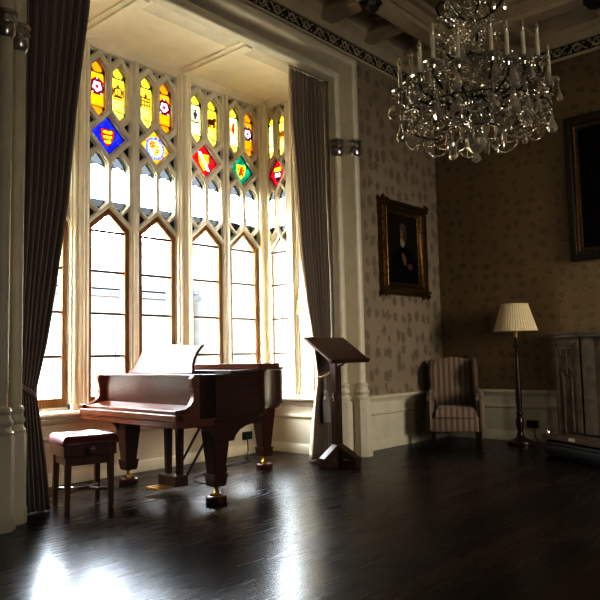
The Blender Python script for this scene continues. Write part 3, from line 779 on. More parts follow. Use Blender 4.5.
# rope tieback with tassel on the right
mb = MB(); mb.tube(smoothcurve([(.06, .0, 1.04), (.08, -.06, 1.0), (.085, -.14, .93), (.06, -.225, .89), (.0, -.25, .88), (-.06, -.20, .89)], 6), .013, 8); tb = mb.build('tieback', 'curtain_right', cr, smooth=True)
mb = MB(); mb.tube([(.06, -.20, .90), (.085, -.205, .80), (.085, -.205, .72)], .009, 8)
mb.lathe([(.0, .74), (.018, .735), (.026, .70), (.018, .675), (.03, .66), (.034, .64), (.028, .625)], 14, Matrix.Translation((.085, -.205, 0)))
mb.lathe([(.026, .63), (.034, .60), (.038, .50), (.040, .40), (.03, .395), (.0, .40)], 28, Matrix.Translation((.085, -.205, 0)), lambda k: 1 + .12 * (k % 2))
mb.build('tassel', plain('tassel_silk', (0.33, 0.30, 0.27), .55), tb, smooth=True)

# brass switch plate on the white panel, sockets
t = thing('switch_plate', 'square brass switch plate on the white panel right of the bay windows', 'switch', (-.515, YR, 1.685))
mb = MB(); mb.box(-.085, .085, -.010, 0, -.085, .085, bevel=.003); mb.build('plate', 'brass', t)
for x in (-.04, .0, .04): mb = MB(); mb.box(x - .008, x + .008, -.018, -.008, -.018, .018, bevel=.002); mb.build('switch_toggle', 'brass', t)
def socket(label, loc, rz):
    t = thing('wall_socket', label, 'socket', loc, rz, 'black wall sockets')
    mb = MB(); mb.box(-.075, .075, -.014, 0, -.045, .045, bevel=.004); mb.build('plate', 'black', t)
    for x in (-.036, .036): mb = MB(); mb.box(x - .008, x + .008, -.020, -.012, .012, .032, bevel=.002); mb.build('rocker_switch', 'black', t)
    return t
s1 = socket('black double wall socket on the bay panelling between the piano legs', (XB + .016, -2.73, .21), PI / 2)
mb = MB(); mb.box(-.055, -.02, -.045, -.012, -.032, .0, bevel=.004); mb.build('plug', 'black', s1)
s2 = socket('black double wall socket on dado right of the floor lamp', (1.235, -.018, .215), 0)

# ------------------------------------------------------------------ grand piano
th = 3.0686
piano = thing('grand_piano', 'dark mahogany grand piano with raised music desk standing in the bay', 'piano', (.775, -5.185, 0), th)
# local frame of the empty: x = k (towards the bass), y = -a  -> use v positive to the tail by y=-v
def uv(u_, v_): return (u_, -v_)
rim = [(0, .20), (0, .80)] + [tuple(p) for p in [(q.x, q.y) for q in smoothcurve([V(0, .80, 0), V(.06, .91, 0), (.26, 1.07, 0), (.48, 1.27, 0), (.66, 1.48, 0), (.77, 1.66, 0), (.83, 1.80, 0), (.95, 1.92, 0), (1.15, 1.955, 0), (1.34, 1.90, 0), (1.46, 1.74, 0), (1.49, 1.5, 0)], 5)][1:]] + [(1.49, .20)]
def offs(pts, d):
    """crude inward offset of the rim outline"""
    out = []; n = len(pts)
    for i, p in enumerate(pts):
        a, c = V(*pts[i - 1], 0), V(*pts[(i + 1) % n], 0); t_ = (c - a).normalized(); nn = V(-t_.y, t_.x, 0)
        out.append((p[0] - nn.x * d, p[1] - nn.y * d))
    return out
mb = MB(); mb.prism([uv(*p) for p in rim], 'z', .655, .985, bevel=.004)
mb.prism([uv(*p) for p in offs(rim, .03)], 'z', .625, .66)
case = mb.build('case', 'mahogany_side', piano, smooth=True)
# stepped apron over each front leg on the treble side
aps = [(-.0, .64), (-.86, .64), (-.86, .612), (-.80, .612), (-.80, .585), (-.72, .585), (-.66, .575), (-.60, .55), (-.555, .51), (-.535, .47), (-.345, .47), (-.33, .51), (-.29, .555), (-.24, .583), (-.18, .598), (0, .60)]
for x in (.012, 1.438): mb = MB(); mb.prism(aps, 'x', x, x + .04); mb.build('apron', 'mahogany_side', piano)
# keybed, key slip and arms
mb = MB(); mb.box(0, 1.49, -.34, 0, .60, .655, bevel=.006); mb.build('keybed', 'mahogany', piano)
mb = MB(); mb.box(.0, 1.49, -.06, .012, .648, .700, bevel=.005); mb.box(.05, 1.44, -.05, -.02, .70, .728, bevel=.004)
mb.box(.0, .055, -.12, .012, .700, .735, bevel=.006); mb.box(1.435, 1.49, -.12, .012, .700, .735, bevel=.006); mb.build('key_slip', 'mahogany', piano)
arm = [(-.0, .645), (-.0, .70), (-.02, .70), (-.02, .735), (-.085, .742), (-.125, .765), (-.15, .80), (-.158, .85), (-.150, .89), (-.135, .93), (-.138, .965), (-.16, .985), (-.36, .985), (-.36, .645)]
for x in (0, 1.435): mb = MB(); mb.prism(arm, 'x', x, x + .055, bevel=.005); mb.build('arm', 'mahogany', piano, smooth=True)
fb = [(-.045, .715), (-.045, .728), (-.17, .752), (-.235, .758), (-.24, .93), (-.25, .955), (-.29, .96), (-.29, .715)]
mb = MB(); mb.prism(fb, 'x', .056, 1.434, bevel=.006); mb.build('fallboard', 'mahogany_desk', piano, smooth=True)
# lid: rear part plus the front flap folded back on it
lid = offs(rim, -.018); lid = [(p[0], max(p[1], .50)) for p in lid]
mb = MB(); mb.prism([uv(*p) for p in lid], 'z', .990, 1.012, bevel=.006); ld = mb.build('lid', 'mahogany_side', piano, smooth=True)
mb = MB(); mb.prism([uv(*p) for p in [(.0, .80), (1.50, .80), (1.50, 1.12), (1.46, 1.14), (.08, 1.07), (.0, 1.02)]], 'z', 1.014, 1.060, bevel=.006)
fl = mb.build('lid_flap', 'mahogany', piano, smooth=True); fl['label'] = 'front lid flap folded back on the lid'
# front ledge of the top and tuning field
mb = MB(); mb.box(.0, 1.49, -.235, -.165, .978, .992, bevel=.004); mb.build('top_rail', 'mahogany', piano)
# music desk
md = [(.36, .0), (.36, .03), (.385, .07), (.39, .12), (.375, .18), (.345, .22), (.315, .245), (.40, .235), (.60, .25), (.80, .262), (1.0, .255), (1.15, .235), (1.22, .225), (1.23, .19), (1.25, .12), (1.29, .05), (1.36, .02), (1.36, 0)]
mb = MB(); mb.prism(md, 'y', -.012, .012, Matrix.Translation((0, -.40, .99)) @ Matrix.Rotation(math.radians(19), 4, 'X'), bevel=.004)
mb.build('music_desk', 'mahogany_desk', piano, smooth=True)
def piano_leg(u_, v_):
    mb = MB(); x, y = uv(u_, v_)
    mb.frustum((x, y, .60), (.105, .105), (x, y, .645), (.115, .115), bevel=.004)
    mb.frustum((x, y, .205), (.052, .052), (x, y, .60), (.088, .088), bevel=.006)
    mb.frustum((x, y, .195), (.066, .066), (x, y, .215), (.070, .070), bevel=.004)
    mb.frustum((x, y, .125), (.056, .056), (x, y, .195), (.066, .066), bevel=.006)
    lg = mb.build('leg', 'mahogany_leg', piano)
    mb = MB(); mb.lathe([(.0, .128), (.022, .127), (.016, .10), (.022, .09), (.012, .075), (.0, .075)], 14, Matrix.Translation((x, y, 0)))
    bm = bmesh.new(); bmesh.ops.create_cone(bm, segments=18, radius1=.026, radius2=.026, depth=.022, cap_ends=True)
    mb.add(bm, Matrix.Translation((x, y, .066)) @ Matrix.Rotation(PI / 2, 4, 'Y')); mb.build('caster', 'brass', lg, smooth=True)
    mb = MB(); mb.lathe([(.0, 0), (.078, 0), (.084, .01), (.084, .042), (.076, .052), (.055, .054), (.048, .038), (.0, .036)], 24, Matrix.Translation((x, y, 0))); mb.build('caster_cup', 'mahogany_leg', lg, smooth=True)
piano_leg(.12, .44); piano_leg(1.40, .42); piano_leg(1.04, 1.74)
# lyre with pedals
ly = (.745, .47)
mb = MB()
for du in (-.085, .085): x, y = uv(ly[0] + du, ly[1]); mb.frustum((x, y, .13), (.024, .022), (x, y, .60), (.030, .028), bevel=.004)
x, y = uv(*ly); mb.box(x - .15, x + .15, y - .07, y + .07, .565, .625, bevel=.005)
mb.box(x - .13, x + .13, y - .055, y + .075, .055, .145, bevel=.010); lyre = mb.build('pedal_lyre', 'mahogany_leg', piano)
for du in (-.07, 0, .07):
    mb = MB(); mb.prism([(-.012, 0.0), (.012, 0.0), (.016, .09), (.024, .13), (.018, .155), (-.018, .155), (-.024, .13), (-.016, .09)], 'z', .048, .062, Matrix.Translation((x + du, y + .07, .0)), bevel=.003)
    mb.build('pedal', 'brass', lyre, smooth=True)
for du in (-.085, .085): mb = MB(); mb.tube([(x + du, y - .05, .10), (x + du, y - .42, .62)], .010, 8); mb.build('brace_rod', 'iron', lyre)

# ------------------------------------------------------------------ cable from the piano to the socket
def world_piano(u_, v_, z): return V(.775, -5.185, 0) + V(math.cos(th), math.sin(th), 0) * u_ + V(math.sin(th), -math.cos(th), 0) * v_ + V(0, 0, z)
p0 = world_piano(.45, .75, .62)
mb = MB(); mb.tube(smoothcurve([p0, p0 + V(-.03, .02, -.25), p0 + V(.0, .05, -.45), V(p0.x - .10, p0.y + .1, .03), V(p0.x - .22, p0.y + .12, .008), V(-.25, -4.2, .007), V(-.55, -3.6, .007), V(-.62, -3.15, .007), V(-.88, -2.92, .008), V(-.985, -2.78, .03), V(-1.0, -2.765, .12), V(-1.01, -2.765, .185)], 8), .0055, 6)
tag(mb.build('power_cable', 'black', smooth=True), 'thin black cable hanging under the piano and trailing to the socket', 'cable')

# ------------------------------------------------------------------ piano stool
sa = math.radians(76)
stool = thing('piano_stool', 'square wooden piano stool with buttoned burgundy leather seat before the keyboard', 'stool', (-.055, -5.445, 0), sa)
h = .172
for sx in (-1, 1):
    for sy in (-1, 1):
        mb = MB(); mb.frustum((sx * (h - .008), sy * (h - .008), 0), (.017, .017), (sx * (h - .012), sy * (h - .012), .42), (.024, .024), bevel=.003); mb.build('leg', 'stoolwood', stool)
mb = MB()
for sx in (-1, 1): mb.box(sx * (h - .012) - .012, sx * (h - .012) + .012, -h, h, .335, .40, bevel=.003); mb.box(-h, h, sx * (h - .012) - .012, sx * (h - .012) + .012, .335, .40, bevel=.003)
mb.build('frame_rail', 'stoolwood', stool)
mb = MB(); mb.box(-.198, .198, -.198, .198, .40, .488, bevel=.006); ap = mb.build('seat_box', 'stoolwood', stool)
for s in (-1, 1):
    mb = MB(); mb.lathe([(.0, 0), (.012, 0), (.012, .02), (.034, .022), (.036, .04), (.024, .048), (0, .05)], 18, Matrix.Translation((0, s * .196, .447)) @ Matrix.Rotation(-s * PI / 2, 4, 'X')); mb.build('knob', 'stoolwood', ap, smooth=True)
def cushion(a, c):
    x, y = (a - .5) * .43, (c - .5) * .43; e = min(1, min(min(a, 1 - a), min(c, 1 - c)) / .12)
    z = .500 + .060 * (1 - (1 - e) ** 2.2) ** .5
    for bx in (-.1, 0, .1):
        for by in (-.1, 0, .1):
            if (bx == 0) == (by == 0): z -= .020 * math.exp(-((x - bx) ** 2 + (y - by) ** 2) / .0009)
    return V(x, y, z)
mb = MB(); mb.grid(cushion, 36, 36); mb.box(-.212, .212, -.212, .212, .486, .506, bevel=.008); cu = mb.build('seat_cushion', 'leather', stool, smooth=True)
for bx, by in ((0, 0), (-.1, -.1), (.1, -.1), (-.1, .1), (.1, .1)): mb = MB(); mb.ball((bx, by, .545), .012, 1, 1, .6); mb.build('button', 'leather', cu, smooth=True)
mb = MB(); mb.tube(smoothcurve([(-h + .01, -h + .02, .13), (-h * .3, 0, .135), (-h + .01, h - .02, .13)], 8), .012, 8); mb.tube(smoothcurve([(h - .01, -h + .02, .13), (h * .3, 0, .135), (h - .01, h - .02, .13)], 8), .012, 8); mb.box(-h * .45, h * .45, -.014, .014, .122, .148)
mb.build('stretcher', 'stoolwood', stool, smooth=True)

# ------------------------------------------------------------------ lectern
lec = thing('lectern', 'dark wooden lectern with a slanted reading board beside the right curtain', 'lectern', (.375, -2.83, 0))
mb = MB(); mb.prism([(-.038, -.045), (.038, -.045), (.038, .045), (-.038, .045)], 'z', .02, 1.15, bevel=.005); post_ = mb.build('post', 'oak', lec)
foot = [(.03, .0), (.25, .0), (.26, .02), (.255, .10), (.03, .225)]
for k, a in enumerate((0, -90, 90, 180)):
    mb = MB(); mb.prism(foot, 'y', -.042, .042, Matrix.Rotation(math.radians(a), 4, 'Z'), bevel=.004); ft = mb.build('foot', 'oak', lec)
    R_ = Matrix.Rotation(math.radians(a), 4, 'Z')
    for s in (-1, 1):
        for q in (.12, .15, .18): mb = MB(); bm = bmesh.new(); bmesh.ops.create_icosphere(bm, subdivisions=1, radius=.010); mb.add(bm, R_ @ Matrix.Translation((q, s * .044, .075))); mb.build('screw', 'steel', ft)
for z in (.66, .69, .72):
    mb = MB(); mb.ball((.0, -.046, z), .009, sub=1); mb.build('screw', 'steel', post_)
    mb = MB(); mb.ball((.039, .0, z), .009, sub=1); mb.build('screw', 'steel', post_)
xl, zl, xu, zu = .175, 1.055, -.17, 1.30
dx, dz = xl - xu, zl - zu; L = math.hypot(dx, dz); ang = math.atan2(zu - zl, xl - xu)
Tm = Matrix.Translation(((xl + xu) / 2, .035, (zl + zu) / 2)) @ Matrix.Rotation(ang, 4, 'Y')
mb = MB(); mb.box(-L / 2, L / 2, -.32, .32, -.016, .010, Tm, bevel=.004); bd_ = mb.build('reading_board', 'oak_board', lec)
mb = MB(); mb.box(L / 2 - .02, L / 2 + .004, -.32, .32, -.02, .022, Tm, bevel=.004); mb.build('book_ledge', 'oak', bd_)
mb = MB(); mb.prism([(-.13, 1.245), (-.05, 1.0), (.05, 1.0), (.16, 1.06)], 'y', -.03, .03); mb.build('bracket', 'oak', lec)

# ------------------------------------------------------------------ wing armchair
ca = math.radians(30)
chair = thing('wing_armchair', 'beige and brown striped wing armchair in the corner of the room', 'armchair', (.50, -.62, 0), ca)
# local: front is -y
mb = MB(); mb.box(-.29, .29, -.36, .26, .17, .36, bevel=.025); mb.build('seat_base', 'stripe', chair, smooth=True)
def seatc(a, c):
    x, y = (a - .5) * .50, -.385 + c * .60; e = min(1, min(min(a, 1 - a), min(c, 1 - c)) / .1); return V(x, y, .36 + .095 * (1 - (1 - e) ** 2.4) ** .5 + .012 * math.sin(a * PI) * math.sin(c * PI))
mb = MB(); mb.grid(seatc, 30, 30); mb.box(-.25, .25, -.385, .215, .34, .37, bevel=.01); mb.build('seat_cushion', 'stripe', chair, smooth=True)
bk = [(-.26, .30), (-.265, .60), (-.27, .95), (-.25, 1.025), (-.20, 1.045), (-.14, 1.05), (-.06, 1.072), (.06, 1.072), (.14, 1.05), (.20, 1.045), (.25, 1.025), (.27, .95), (.265, .60), (.26, .30)]
mb = MB(); mb.prism(bk, 'y', -.05, .07, Matrix.Translation((0, .27, 0)) @ Matrix.Translation((0, 0, .3)) @ Matrix.Rotation(math.radians(-9), 4, 'X') @ Matrix.Translation((0, 0, -.3)), bevel=.03); mb.build('backrest', 'stripe', chair, smooth=True)
wing = [(.36, .52), (.36, 1.02), (.30, 1.055), (.22, 1.03), (.12, .98), (.06, .90), (.06, .80), (.10, .72), (.10, .55), (-.02, .52)]
for s in (-1, 1):
    mb = MB(); mb.prism(wing, 'x', s * .27 - .035, s * .27 + .035, bevel=.025); mb.build('wing', 'stripe', chair, smooth=True)
    mb = MB(); armp = [(.33, .17), (-.36, .17), (-.375, .20), (-.37, .50), (-.34, .575), (-.26, .60), (.05, .63), (.33, .64)]
    mb.prism(armp, 'x', s * .295 - .045, s * .295 + .045, bevel=.03)
    mb.tube([(s * .29, -.335, .565), (s * .29, -.20, .60), (s * .285, .1, .62)], [.052, .056, .05], 14); mb.build('arm', 'stripe', chair, smooth=True)
    for y in (-.32, .24): mb = MB(); mb.frustum((s * .27, y + (.05 if y > 0 else 0), 0), (.017, .017), (s * .27, y, .18), (.027, .027), bevel=.003); mb.build('leg', 'lampwood', chair)

# ------------------------------------------------------------------ floor lamp
lamp = thing('floor_lamp', 'floor lamp with cream pleated shade on a dark turned wooden column', 'lamp', (1.205, -.32, 0))
mb = MB(); mb.lathe([(0, 0), (.155, 0), (.16, .015), (.155, .035), (.12, .05), (.09, .06), (.06, .075), (.04, .10)], 28); mb.build('base', 'lampwood', lamp, smooth=True)
mb = MB(); mb.lathe([(.04, .095), (.045, .12), (.03, .15), (.042, .20), (.05, .25), (.042, .31), (.028, .34), (.04, .36), (.04, .38), (.026, .40), (.034, .46), (.038, .52), (.036, .60), (.030, .80), (.024, 1.05), (.022, 1.16), (.034, 1.18), (.034, 1.20), (.018, 1.22), (.016, 1.30), (0, 1.30)], 20); mb.build('pole', 'lampwood', lamp, smooth=True)
mb = MB(); mb.lathe([(0, 1.29), (.02, 1.29), (.022, 1.33), (.026, 1.37), (.022, 1.40), (0, 1.40)], 14); mb.build('lamp_holder', 'brass', lamp, smooth=True)
mb = MB(); NP = 96
bm = mb.bm; rg = [[bm.verts.new((rr * (1 + .016 * (1 if k % 2 else -1)) * math.cos(2 * PI * k / NP), rr * (1 + .016 * (1 if k % 2 else -1)) * math.sin(2 * PI * k / NP), z)) for k in range(NP)] for rr, z in ((.258, 1.365), (.253, 1.385), (.165, 1.675), (.162, 1.695))]
for a, c in zip(rg, rg[1:]):
    for k in range(NP): bm.faces.new((a[k], a[(k + 1) % NP], c[(k + 1) % NP], c[k]))
sh = mb.build('lamp_shade', 'shade', lamp); sh.modifiers.new('thickness', 'SOLIDIFY').thickness = .003
for rr, z in ((.258, 1.366), (.162, 1.694)): mb = MB(); mb.tube([(rr * math.cos(a), rr * math.sin(a), z) for a in [2 * PI * k / 48 for k in range(48)]], .007, 6, closed=True); mb.build('shade_trim', 'shade', sh, smooth=True)
mb = MB()
for k in range(3): a = 2 * PI * k / 3; mb.tube([(0, 0, 1.40), (.155 * math.cos(a), .155 * math.sin(a), 1.66)], .004, 6)
mb.build('shade_carrier', 'brass', lamp)
mb = MB(); mb.tube(smoothcurve([(1.28, -.26, .03), (1.36, -.20, .008), (1.34, -.10, .008), (1.28, -.055, .06), (1.27, -.05, .19)], 8), .005, 6); tag(mb.build('lamp_flex', 'black', smooth=True), 'thin dark flex running from the lamp base to the socket', 'cable')

# ------------------------------------------------------------------ chimneypiece
fp = thing('fireplace', 'carved grey marble chimneypiece with pointed arch opening on the far wall', 'fireplace', (1.64, 0, 0))
FW = 2.0; FY = -.25
def jamb(x0):
    mb = MB(); mb.box(x0, x0 + .28, FY, 0, 0, 1.27, bevel=.004); mb.box(x0 - .01, x0 + .29, FY - .02, 0, 0, .14, bevel=.006)
    mb.box(x0 + .02, x0 + .05, FY - .012, FY, .16, 1.2); mb.box(x0 + .23, x0 + .26, FY - .012, FY, .16, 1.2); mb.box(x0 + .02, x0 + .26, FY - .012, FY, 1.17, 1.2)
    mb.tube([(x0 + .09, FY - .004, .16), (x0 + .09, FY - .004, .86)], .016, 8); mb.tube([(x0 + .19, FY - .004, .16), (x0 + .19, FY - .004, .86)], .016, 8)
    j = mb.build('jamb', 'marble', fp, smooth=True)
    mb = MB(); c = x0 + .14   # carved drop
    for s in (-1, 1):
        mb.tube(smoothcurve([(c + s * .012, FY - .01, 1.13), (c + s * .07, FY - .012, 1.12), (c + s * .06, FY - .012, 1.07), (c + s * .02, FY - .012, 1.06)], 5), .011, 6)
        mb.tube(smoothcurve([(c, FY - .01, .96), (c + s * .04, FY - .014, .90), (c + s * .075, FY - .012, .86), (c + s * .06, FY - .012, .82)], 5), .012, 6)
    mb.tube([(c, FY - .01, 1.13), (c, FY - .012, .84)], .014, 8); mb.build('carving', 'marble', j, smooth=True)
jamb(0.0); jamb(FW - .28)
for x in (.30, FW - .44): mb = MB(); mb.box(x, x + .14, FY + .03, 0, 0, 1.27, bevel=.006); mb.build('inner_pilaster', 'marble_light', fp)
arch = [(.44, 0), (.44, 1.27), (FW - .44, 1.27), (FW - .44, 0), (FW - .56, 0), (FW - .56, .80), (FW - .60, .92), (FW - .72, 1.02), (FW / 2, 1.10), (.72, 1.02), (.60, .92), (.56, .80), (.56, 0)]
mb = MB(); mb.prism(arch, 'y', FY + .05, 0); 
mb.prism([(p[0], p[1]) for p in [(.56, 0), (.58, 0), (.58, .79), (.62, .905), (.735, 1.0), (FW / 2, 1.075), (FW - .735, 1.0), (FW - .62, .905), (FW - .58, .79), (FW - .58, 0), (FW - .56, 0), (FW - .56, .80), (FW - .60, .92), (FW - .72, 1.02), (FW / 2, 1.10), (.72, 1.02), (.60, .92), (.56, .80)]], 'y', FY + .03, FY + .06)
mb.tube([(.53 + .045 * math.cos(a), FY + .045, 1.14 + .045 * math.sin(a)) for a in [2 * PI * k / 20 for k in range(20)]], .010, 6, closed=True); mb.tube([(FW - .53 + .045 * math.cos(a), FY + .045, 1.14 + .045 * math.sin(a)) for a in [2 * PI * k / 20 for k in range(20)]], .010, 6, closed=True)
mb.build('arch_frame', 'marble', fp)
mb = MB(); mb.box(.5, FW - .5, -.015, -.01, 0, 1.12); mb.build('firebox', 'dark', fp)
mb = MB(); mb.box(-.04, FW + .04, FY - .05, 0, 1.30, 1.34, bevel=.008); mb.box(-.02, FW + .02, FY - .03, 0, 1.265, 1.30, bevel=.008); mb.build('mantel_shelf', 'marble_light', fp)

# fender stool in front of the hearth
fs = thing('fender_stool', 'low dark padded fender stool with a brown wooden rail in front of the fireplace', 'stool', (1.86, -1.02, 0), math.radians(-33))
mb = MB(); mb.prism([(-.06, .0), (-.10, .03), (-.115, .09), (-.10, .15), (-.05, .185), (.30, .185), (.34, .15), (.35, .08), (.33, 0)], 'x', .0, 1.7, bevel=.02); mb.build('padded_base', 'black_leather', fs, smooth=True)
mb = MB(); mb.box(-.02, 1.75, -.10, .02, .185, .245, bevel=.006); rl = mb.build('rail', 'fenderwood', fs)
mb = MB(); mb.box(.42, .52, -.102, -.098, .20, .235); mb.build('plaque', plain('pale_label', (.6, .56, .45), .5), rl)
mb = MB(); mb.tube([(-.0, .26, .225), (1.75, .26, .225)], .012, 8); mb.build('back_rail', 'iron', fs)
mb = MB(); mb.lathe([(0, .245), (.014, .245), (.010, .262), (.020, .275), (.022, .287), (.014, .30), (0, .304)], 14, Matrix.Translation((.0, -.03, 0))); mb.build('knob', 'steel', rl, smooth=True)

# ------------------------------------------------------------------ pictures
def picture_frame(mb, w, h, fw, prof):
    """rectangular frame in the y-z plane facing +x, centre at the origin; profile (d inward from outer edge, height)"""
    cs = [(-w / 2, -h / 2), (w / 2, -h / 2), (w / 2, h / 2), (-w / 2, h / 2)]; sg = [(1, 1), (-1, 1), (-1, -1), (1, -1)]
    bm = mb.bm; R = [[bm.verts.new((hh, c[0] + g[0] * d, c[1] + g[1] * d)) for d, hh in prof] for c, g in zip(cs, sg)]
    for i in range(4):
        a, c = R[i], R[(i + 1) % 4]
        for k in range(len(prof) - 1): bm.faces.new((a[k], a[k + 1], c[k + 1], c[k]))
    bmesh.ops.recalc_face_normals(bm, faces=bm.faces)
pic = thing('portrait_painting', 'gilt framed dark portrait of a man in a black coat, beside the corner', 'painting', (0.02, -.945, 2.46))
W1, H1 = 1.02, 1.19
mb = MB(); picture_frame(mb, W1, H1, .15, [(0, -.02), (0, .05), (.02, .075), (.045, .08), (.06, .05), (.085, .045), (.10, .055), (.115, .03), (.15, .015), (.16, .0)]); fr = mb.build('frame', 'gilt', pic, smooth=True)
mb = MB()
for sy in (-1, 1):
    for sz in (-1, 1):
        c = V(.065, sy * (W1 / 2 - .03), sz * (H1 / 2 - .03))
        mb = MB()
        for k in range(9):
            a = k * 2.4; rr = .010 + .0085 * k ** .9; mb.ball(c + V(random.uniform(0, .015), math.cos(a) * rr, math.sin(a) * rr), .022, 0.7, 1, 1, 1)
        mb.ball(c + V(0, sy * .03, sz * .03), .032, .7, 1, 1, 1); mb.build('corner_ornament', 'gilt', fr, smooth=True)
for c in (V(.06, 0, H1 / 2 - .02), V(.06, 0, -H1 / 2 + .02), V(.06, W1 / 2 - .02, 0), V(.06, -W1 / 2 + .02, 0)):
    mb = MB()
    for k in range(7):
        t_ = (k - 3) * .022; mb.ball(c + (V(0, t_, -.012 * abs(k - 3) * .4) if abs(c.y) < .1 else V(0, 0, t_)), .024 - .003 * abs(k - 3), .7, 1, 1, 1)
    mb.build('side_ornament', 'gilt', fr, smooth=True)
mb = MB(); mb.box(-.004, .006, -W1 / 2 + .14, W1 / 2 - .14, -H1 / 2 + .14, H1 / 2 - .14); mb.build('canvas', 'portrait', pic)
p2 = thing('dark_painting', 'large blackened painting in a heavy dark frame above the fireplace', 'painting', (2.58, -.03, 3.055), -PI / 2)
W2, H2 = 1.50, 1.75
mb = MB(); picture_frame(mb, W2, H2, .16, [(0, -.02), (0, .05), (.02, .07), (.06, .06), (.08, .04), (.10, .045), (.105, .04)]); fr2 = mb.build('frame', 'gilt_dark', p2, smooth=True)
mb = MB(); picture_frame(mb, W2 - .20, H2 - .20, .05, [(0, .035), (.012, .05), (.025, .035), (.04, .03), (.055, .0)]); mb.build('inner_moulding', 'gilt', fr2, smooth=True)
mb = MB(); mb.box(-.004, .006, -W2 / 2 + .13, W2 / 2 - .13, -H2 / 2 + .13, H2 / 2 - .13); mb.build('canvas', 'canvas_black', p2)

# ------------------------------------------------------------------ ceiling bosses
def boss(x, y, label):
    t = thing('ceiling_boss', label, 'ceiling boss', (x, y, 4.985), group='carved ceiling bosses')
    mb = MB(); mb.lathe([(.0, 0.02), (.10, .02), (.125, -.01), (.12, -.04), (.09, -.055)], 16); mb.build('collar', 'iron', t, smooth=True)
    mb = MB(); mb.lathe([(.09, -.05), (.10, -.08), (.085, -.12), (.05, -.145), (.02, -.16), (0, -.165)], 16, None, lambda k: 1 + .10 * (k % 2)); mb.build('drop', 'iron', t)
    for k in range(8):
        a = 2 * PI * k / 8; mb = MB(); mb.ball((.105 * math.cos(a), .105 * math.sin(a), -.055), .026, 1, 1, 1.2, 1); mb.build('bud', 'iron', t, smooth=True)
boss(BX[0], BY[1], 'dark carved ceiling boss on the beam crossing left of the chandelier')
boss(BX[1], BY[0], 'dark carved ceiling boss on the beam crossing right of the chandelier')

# ------------------------------------------------------------------ chandelier
chn = thing('chandelier', 'large crystal chandelier with electric candles and hanging bead swags', 'chandelier', (2.62, -4.0, 0))
mb = MB(); mb.tube([(0, 0, 3.75), (0, 0, 5.2)], .012, 8); mb.lathe([(0, 5.2), (.09, 5.2), (.08, 5.16), (.03, 5.13), (0, 5.13)], 16)
for z in [3.8 + .06 * k for k in range(23)]: mb.ball((0, 0, z), .02, 1, 1, 1.4, 1)
mb.build('suspension_chain', 'brass', chn, smooth=True)
mb = MB(); mb.lathe([(0, 2.66), (.03, 2.67), (.06, 2.71), (.03, 2.75), (.025, 2.80), (.07, 2.84), (.085, 2.88), (.05, 2.93), (.025, 2.98), (.03, 3.05), (.055, 3.10), (.06, 3.16), (.03, 3.22), (.02, 3.35), (.035, 3.42), (.03, 3.50), (.018, 3.6), (.025, 3.7), (0, 3.75)], 16)
mb.build('stem', 'crystal', chn, smooth=True)
for rr, z in ((.115, 2.88), (.08, 3.2)): mb = MB(); mb.lathe([(.0, z - .02), (rr * .88, z - .015), (rr, z), (rr * .88, z + .015), (0, z + .015)], 20); mb.build('arm_plate', 'iron', chn, smooth=True)
def drop_bm(kind, s=1.0):
    bm = bmesh.new(); q = MB()
    if kind == 'pear': q.lathe([(0, .0), (.006 * s, -.004 * s), (.004 * s, -.014 * s), (.012 * s, -.032 * s), (.022 * s, -.058 * s), (.024 * s, -.072 * s), (.016 * s, -.088 * s), (0, -.094 * s)], 8)
    elif kind == 'prism': q.lathe([(0, 0), (.010 * s, -.012 * s), (.012 * s, -.03 * s), (.008 * s, -.09 * s), (0, -.115 * s)], 6)
    else: q.lathe([(0, .012 * s), (.0115 * s, 0), (0, -.012 * s)], 6)
    return q
def drop_mesh(kind, s):
    q = drop_bm(kind, s); me = bpy.data.meshes.new('crystal_' + kind); q.bm.to_mesh(me); q.bm.free(); me.materials.append(M['crystal']); return me
DM = {k: drop_mesh(k, s) for k, s in (('pear', 1.0), ('prism', 1.0))}; DM['big'] = drop_mesh('pear', 1.45)
ndrop = [0]; rest = MB(); beads = MB()
def hang(p, kind='pear', rz=0.0, flat=1.0):
    if ndrop[0] < 96:
        o = bpy.data.objects.new('crystal_drop', DM[kind]); C.objects.link(o); o.parent = chn; o.location = p; o.rotation_euler = (0, 0, rz); o.scale = (1, flat, 1); ndrop[0] += 1
    else:
        me = DM[kind]; bm = bmesh.new(); bm.from_mesh(me); rest.add(bm, Matrix.Translation(p) @ Matrix.Rotation(rz, 4, 'Z'))
nswag = [0]; swag_rest = MB()
def oct_into(mb, p, r_):
    bm = bmesh.new(); bmesh.ops.create_icosphere(bm, subdivisions=1, radius=r_)
    mb.add(bm, Matrix.Translation(p) @ Matrix.Rotation(random.uniform(0, 6), 4, (random.random(), random.random(), .3)))
def swag(a, b_, sag, n=14, r_=.0085):
    mb = MB() if nswag[0] < 90 else swag_rest
    for k in range(n + 1):
        t_ = k / n; oct_into(mb, a.lerp(b_, t_) + V(0, 0, -sag * 4 * t_ * (1 - t_)), r_)
    if nswag[0] < 90: mb.build('bead_swag', 'crystal', chn); nswag[0] += 1
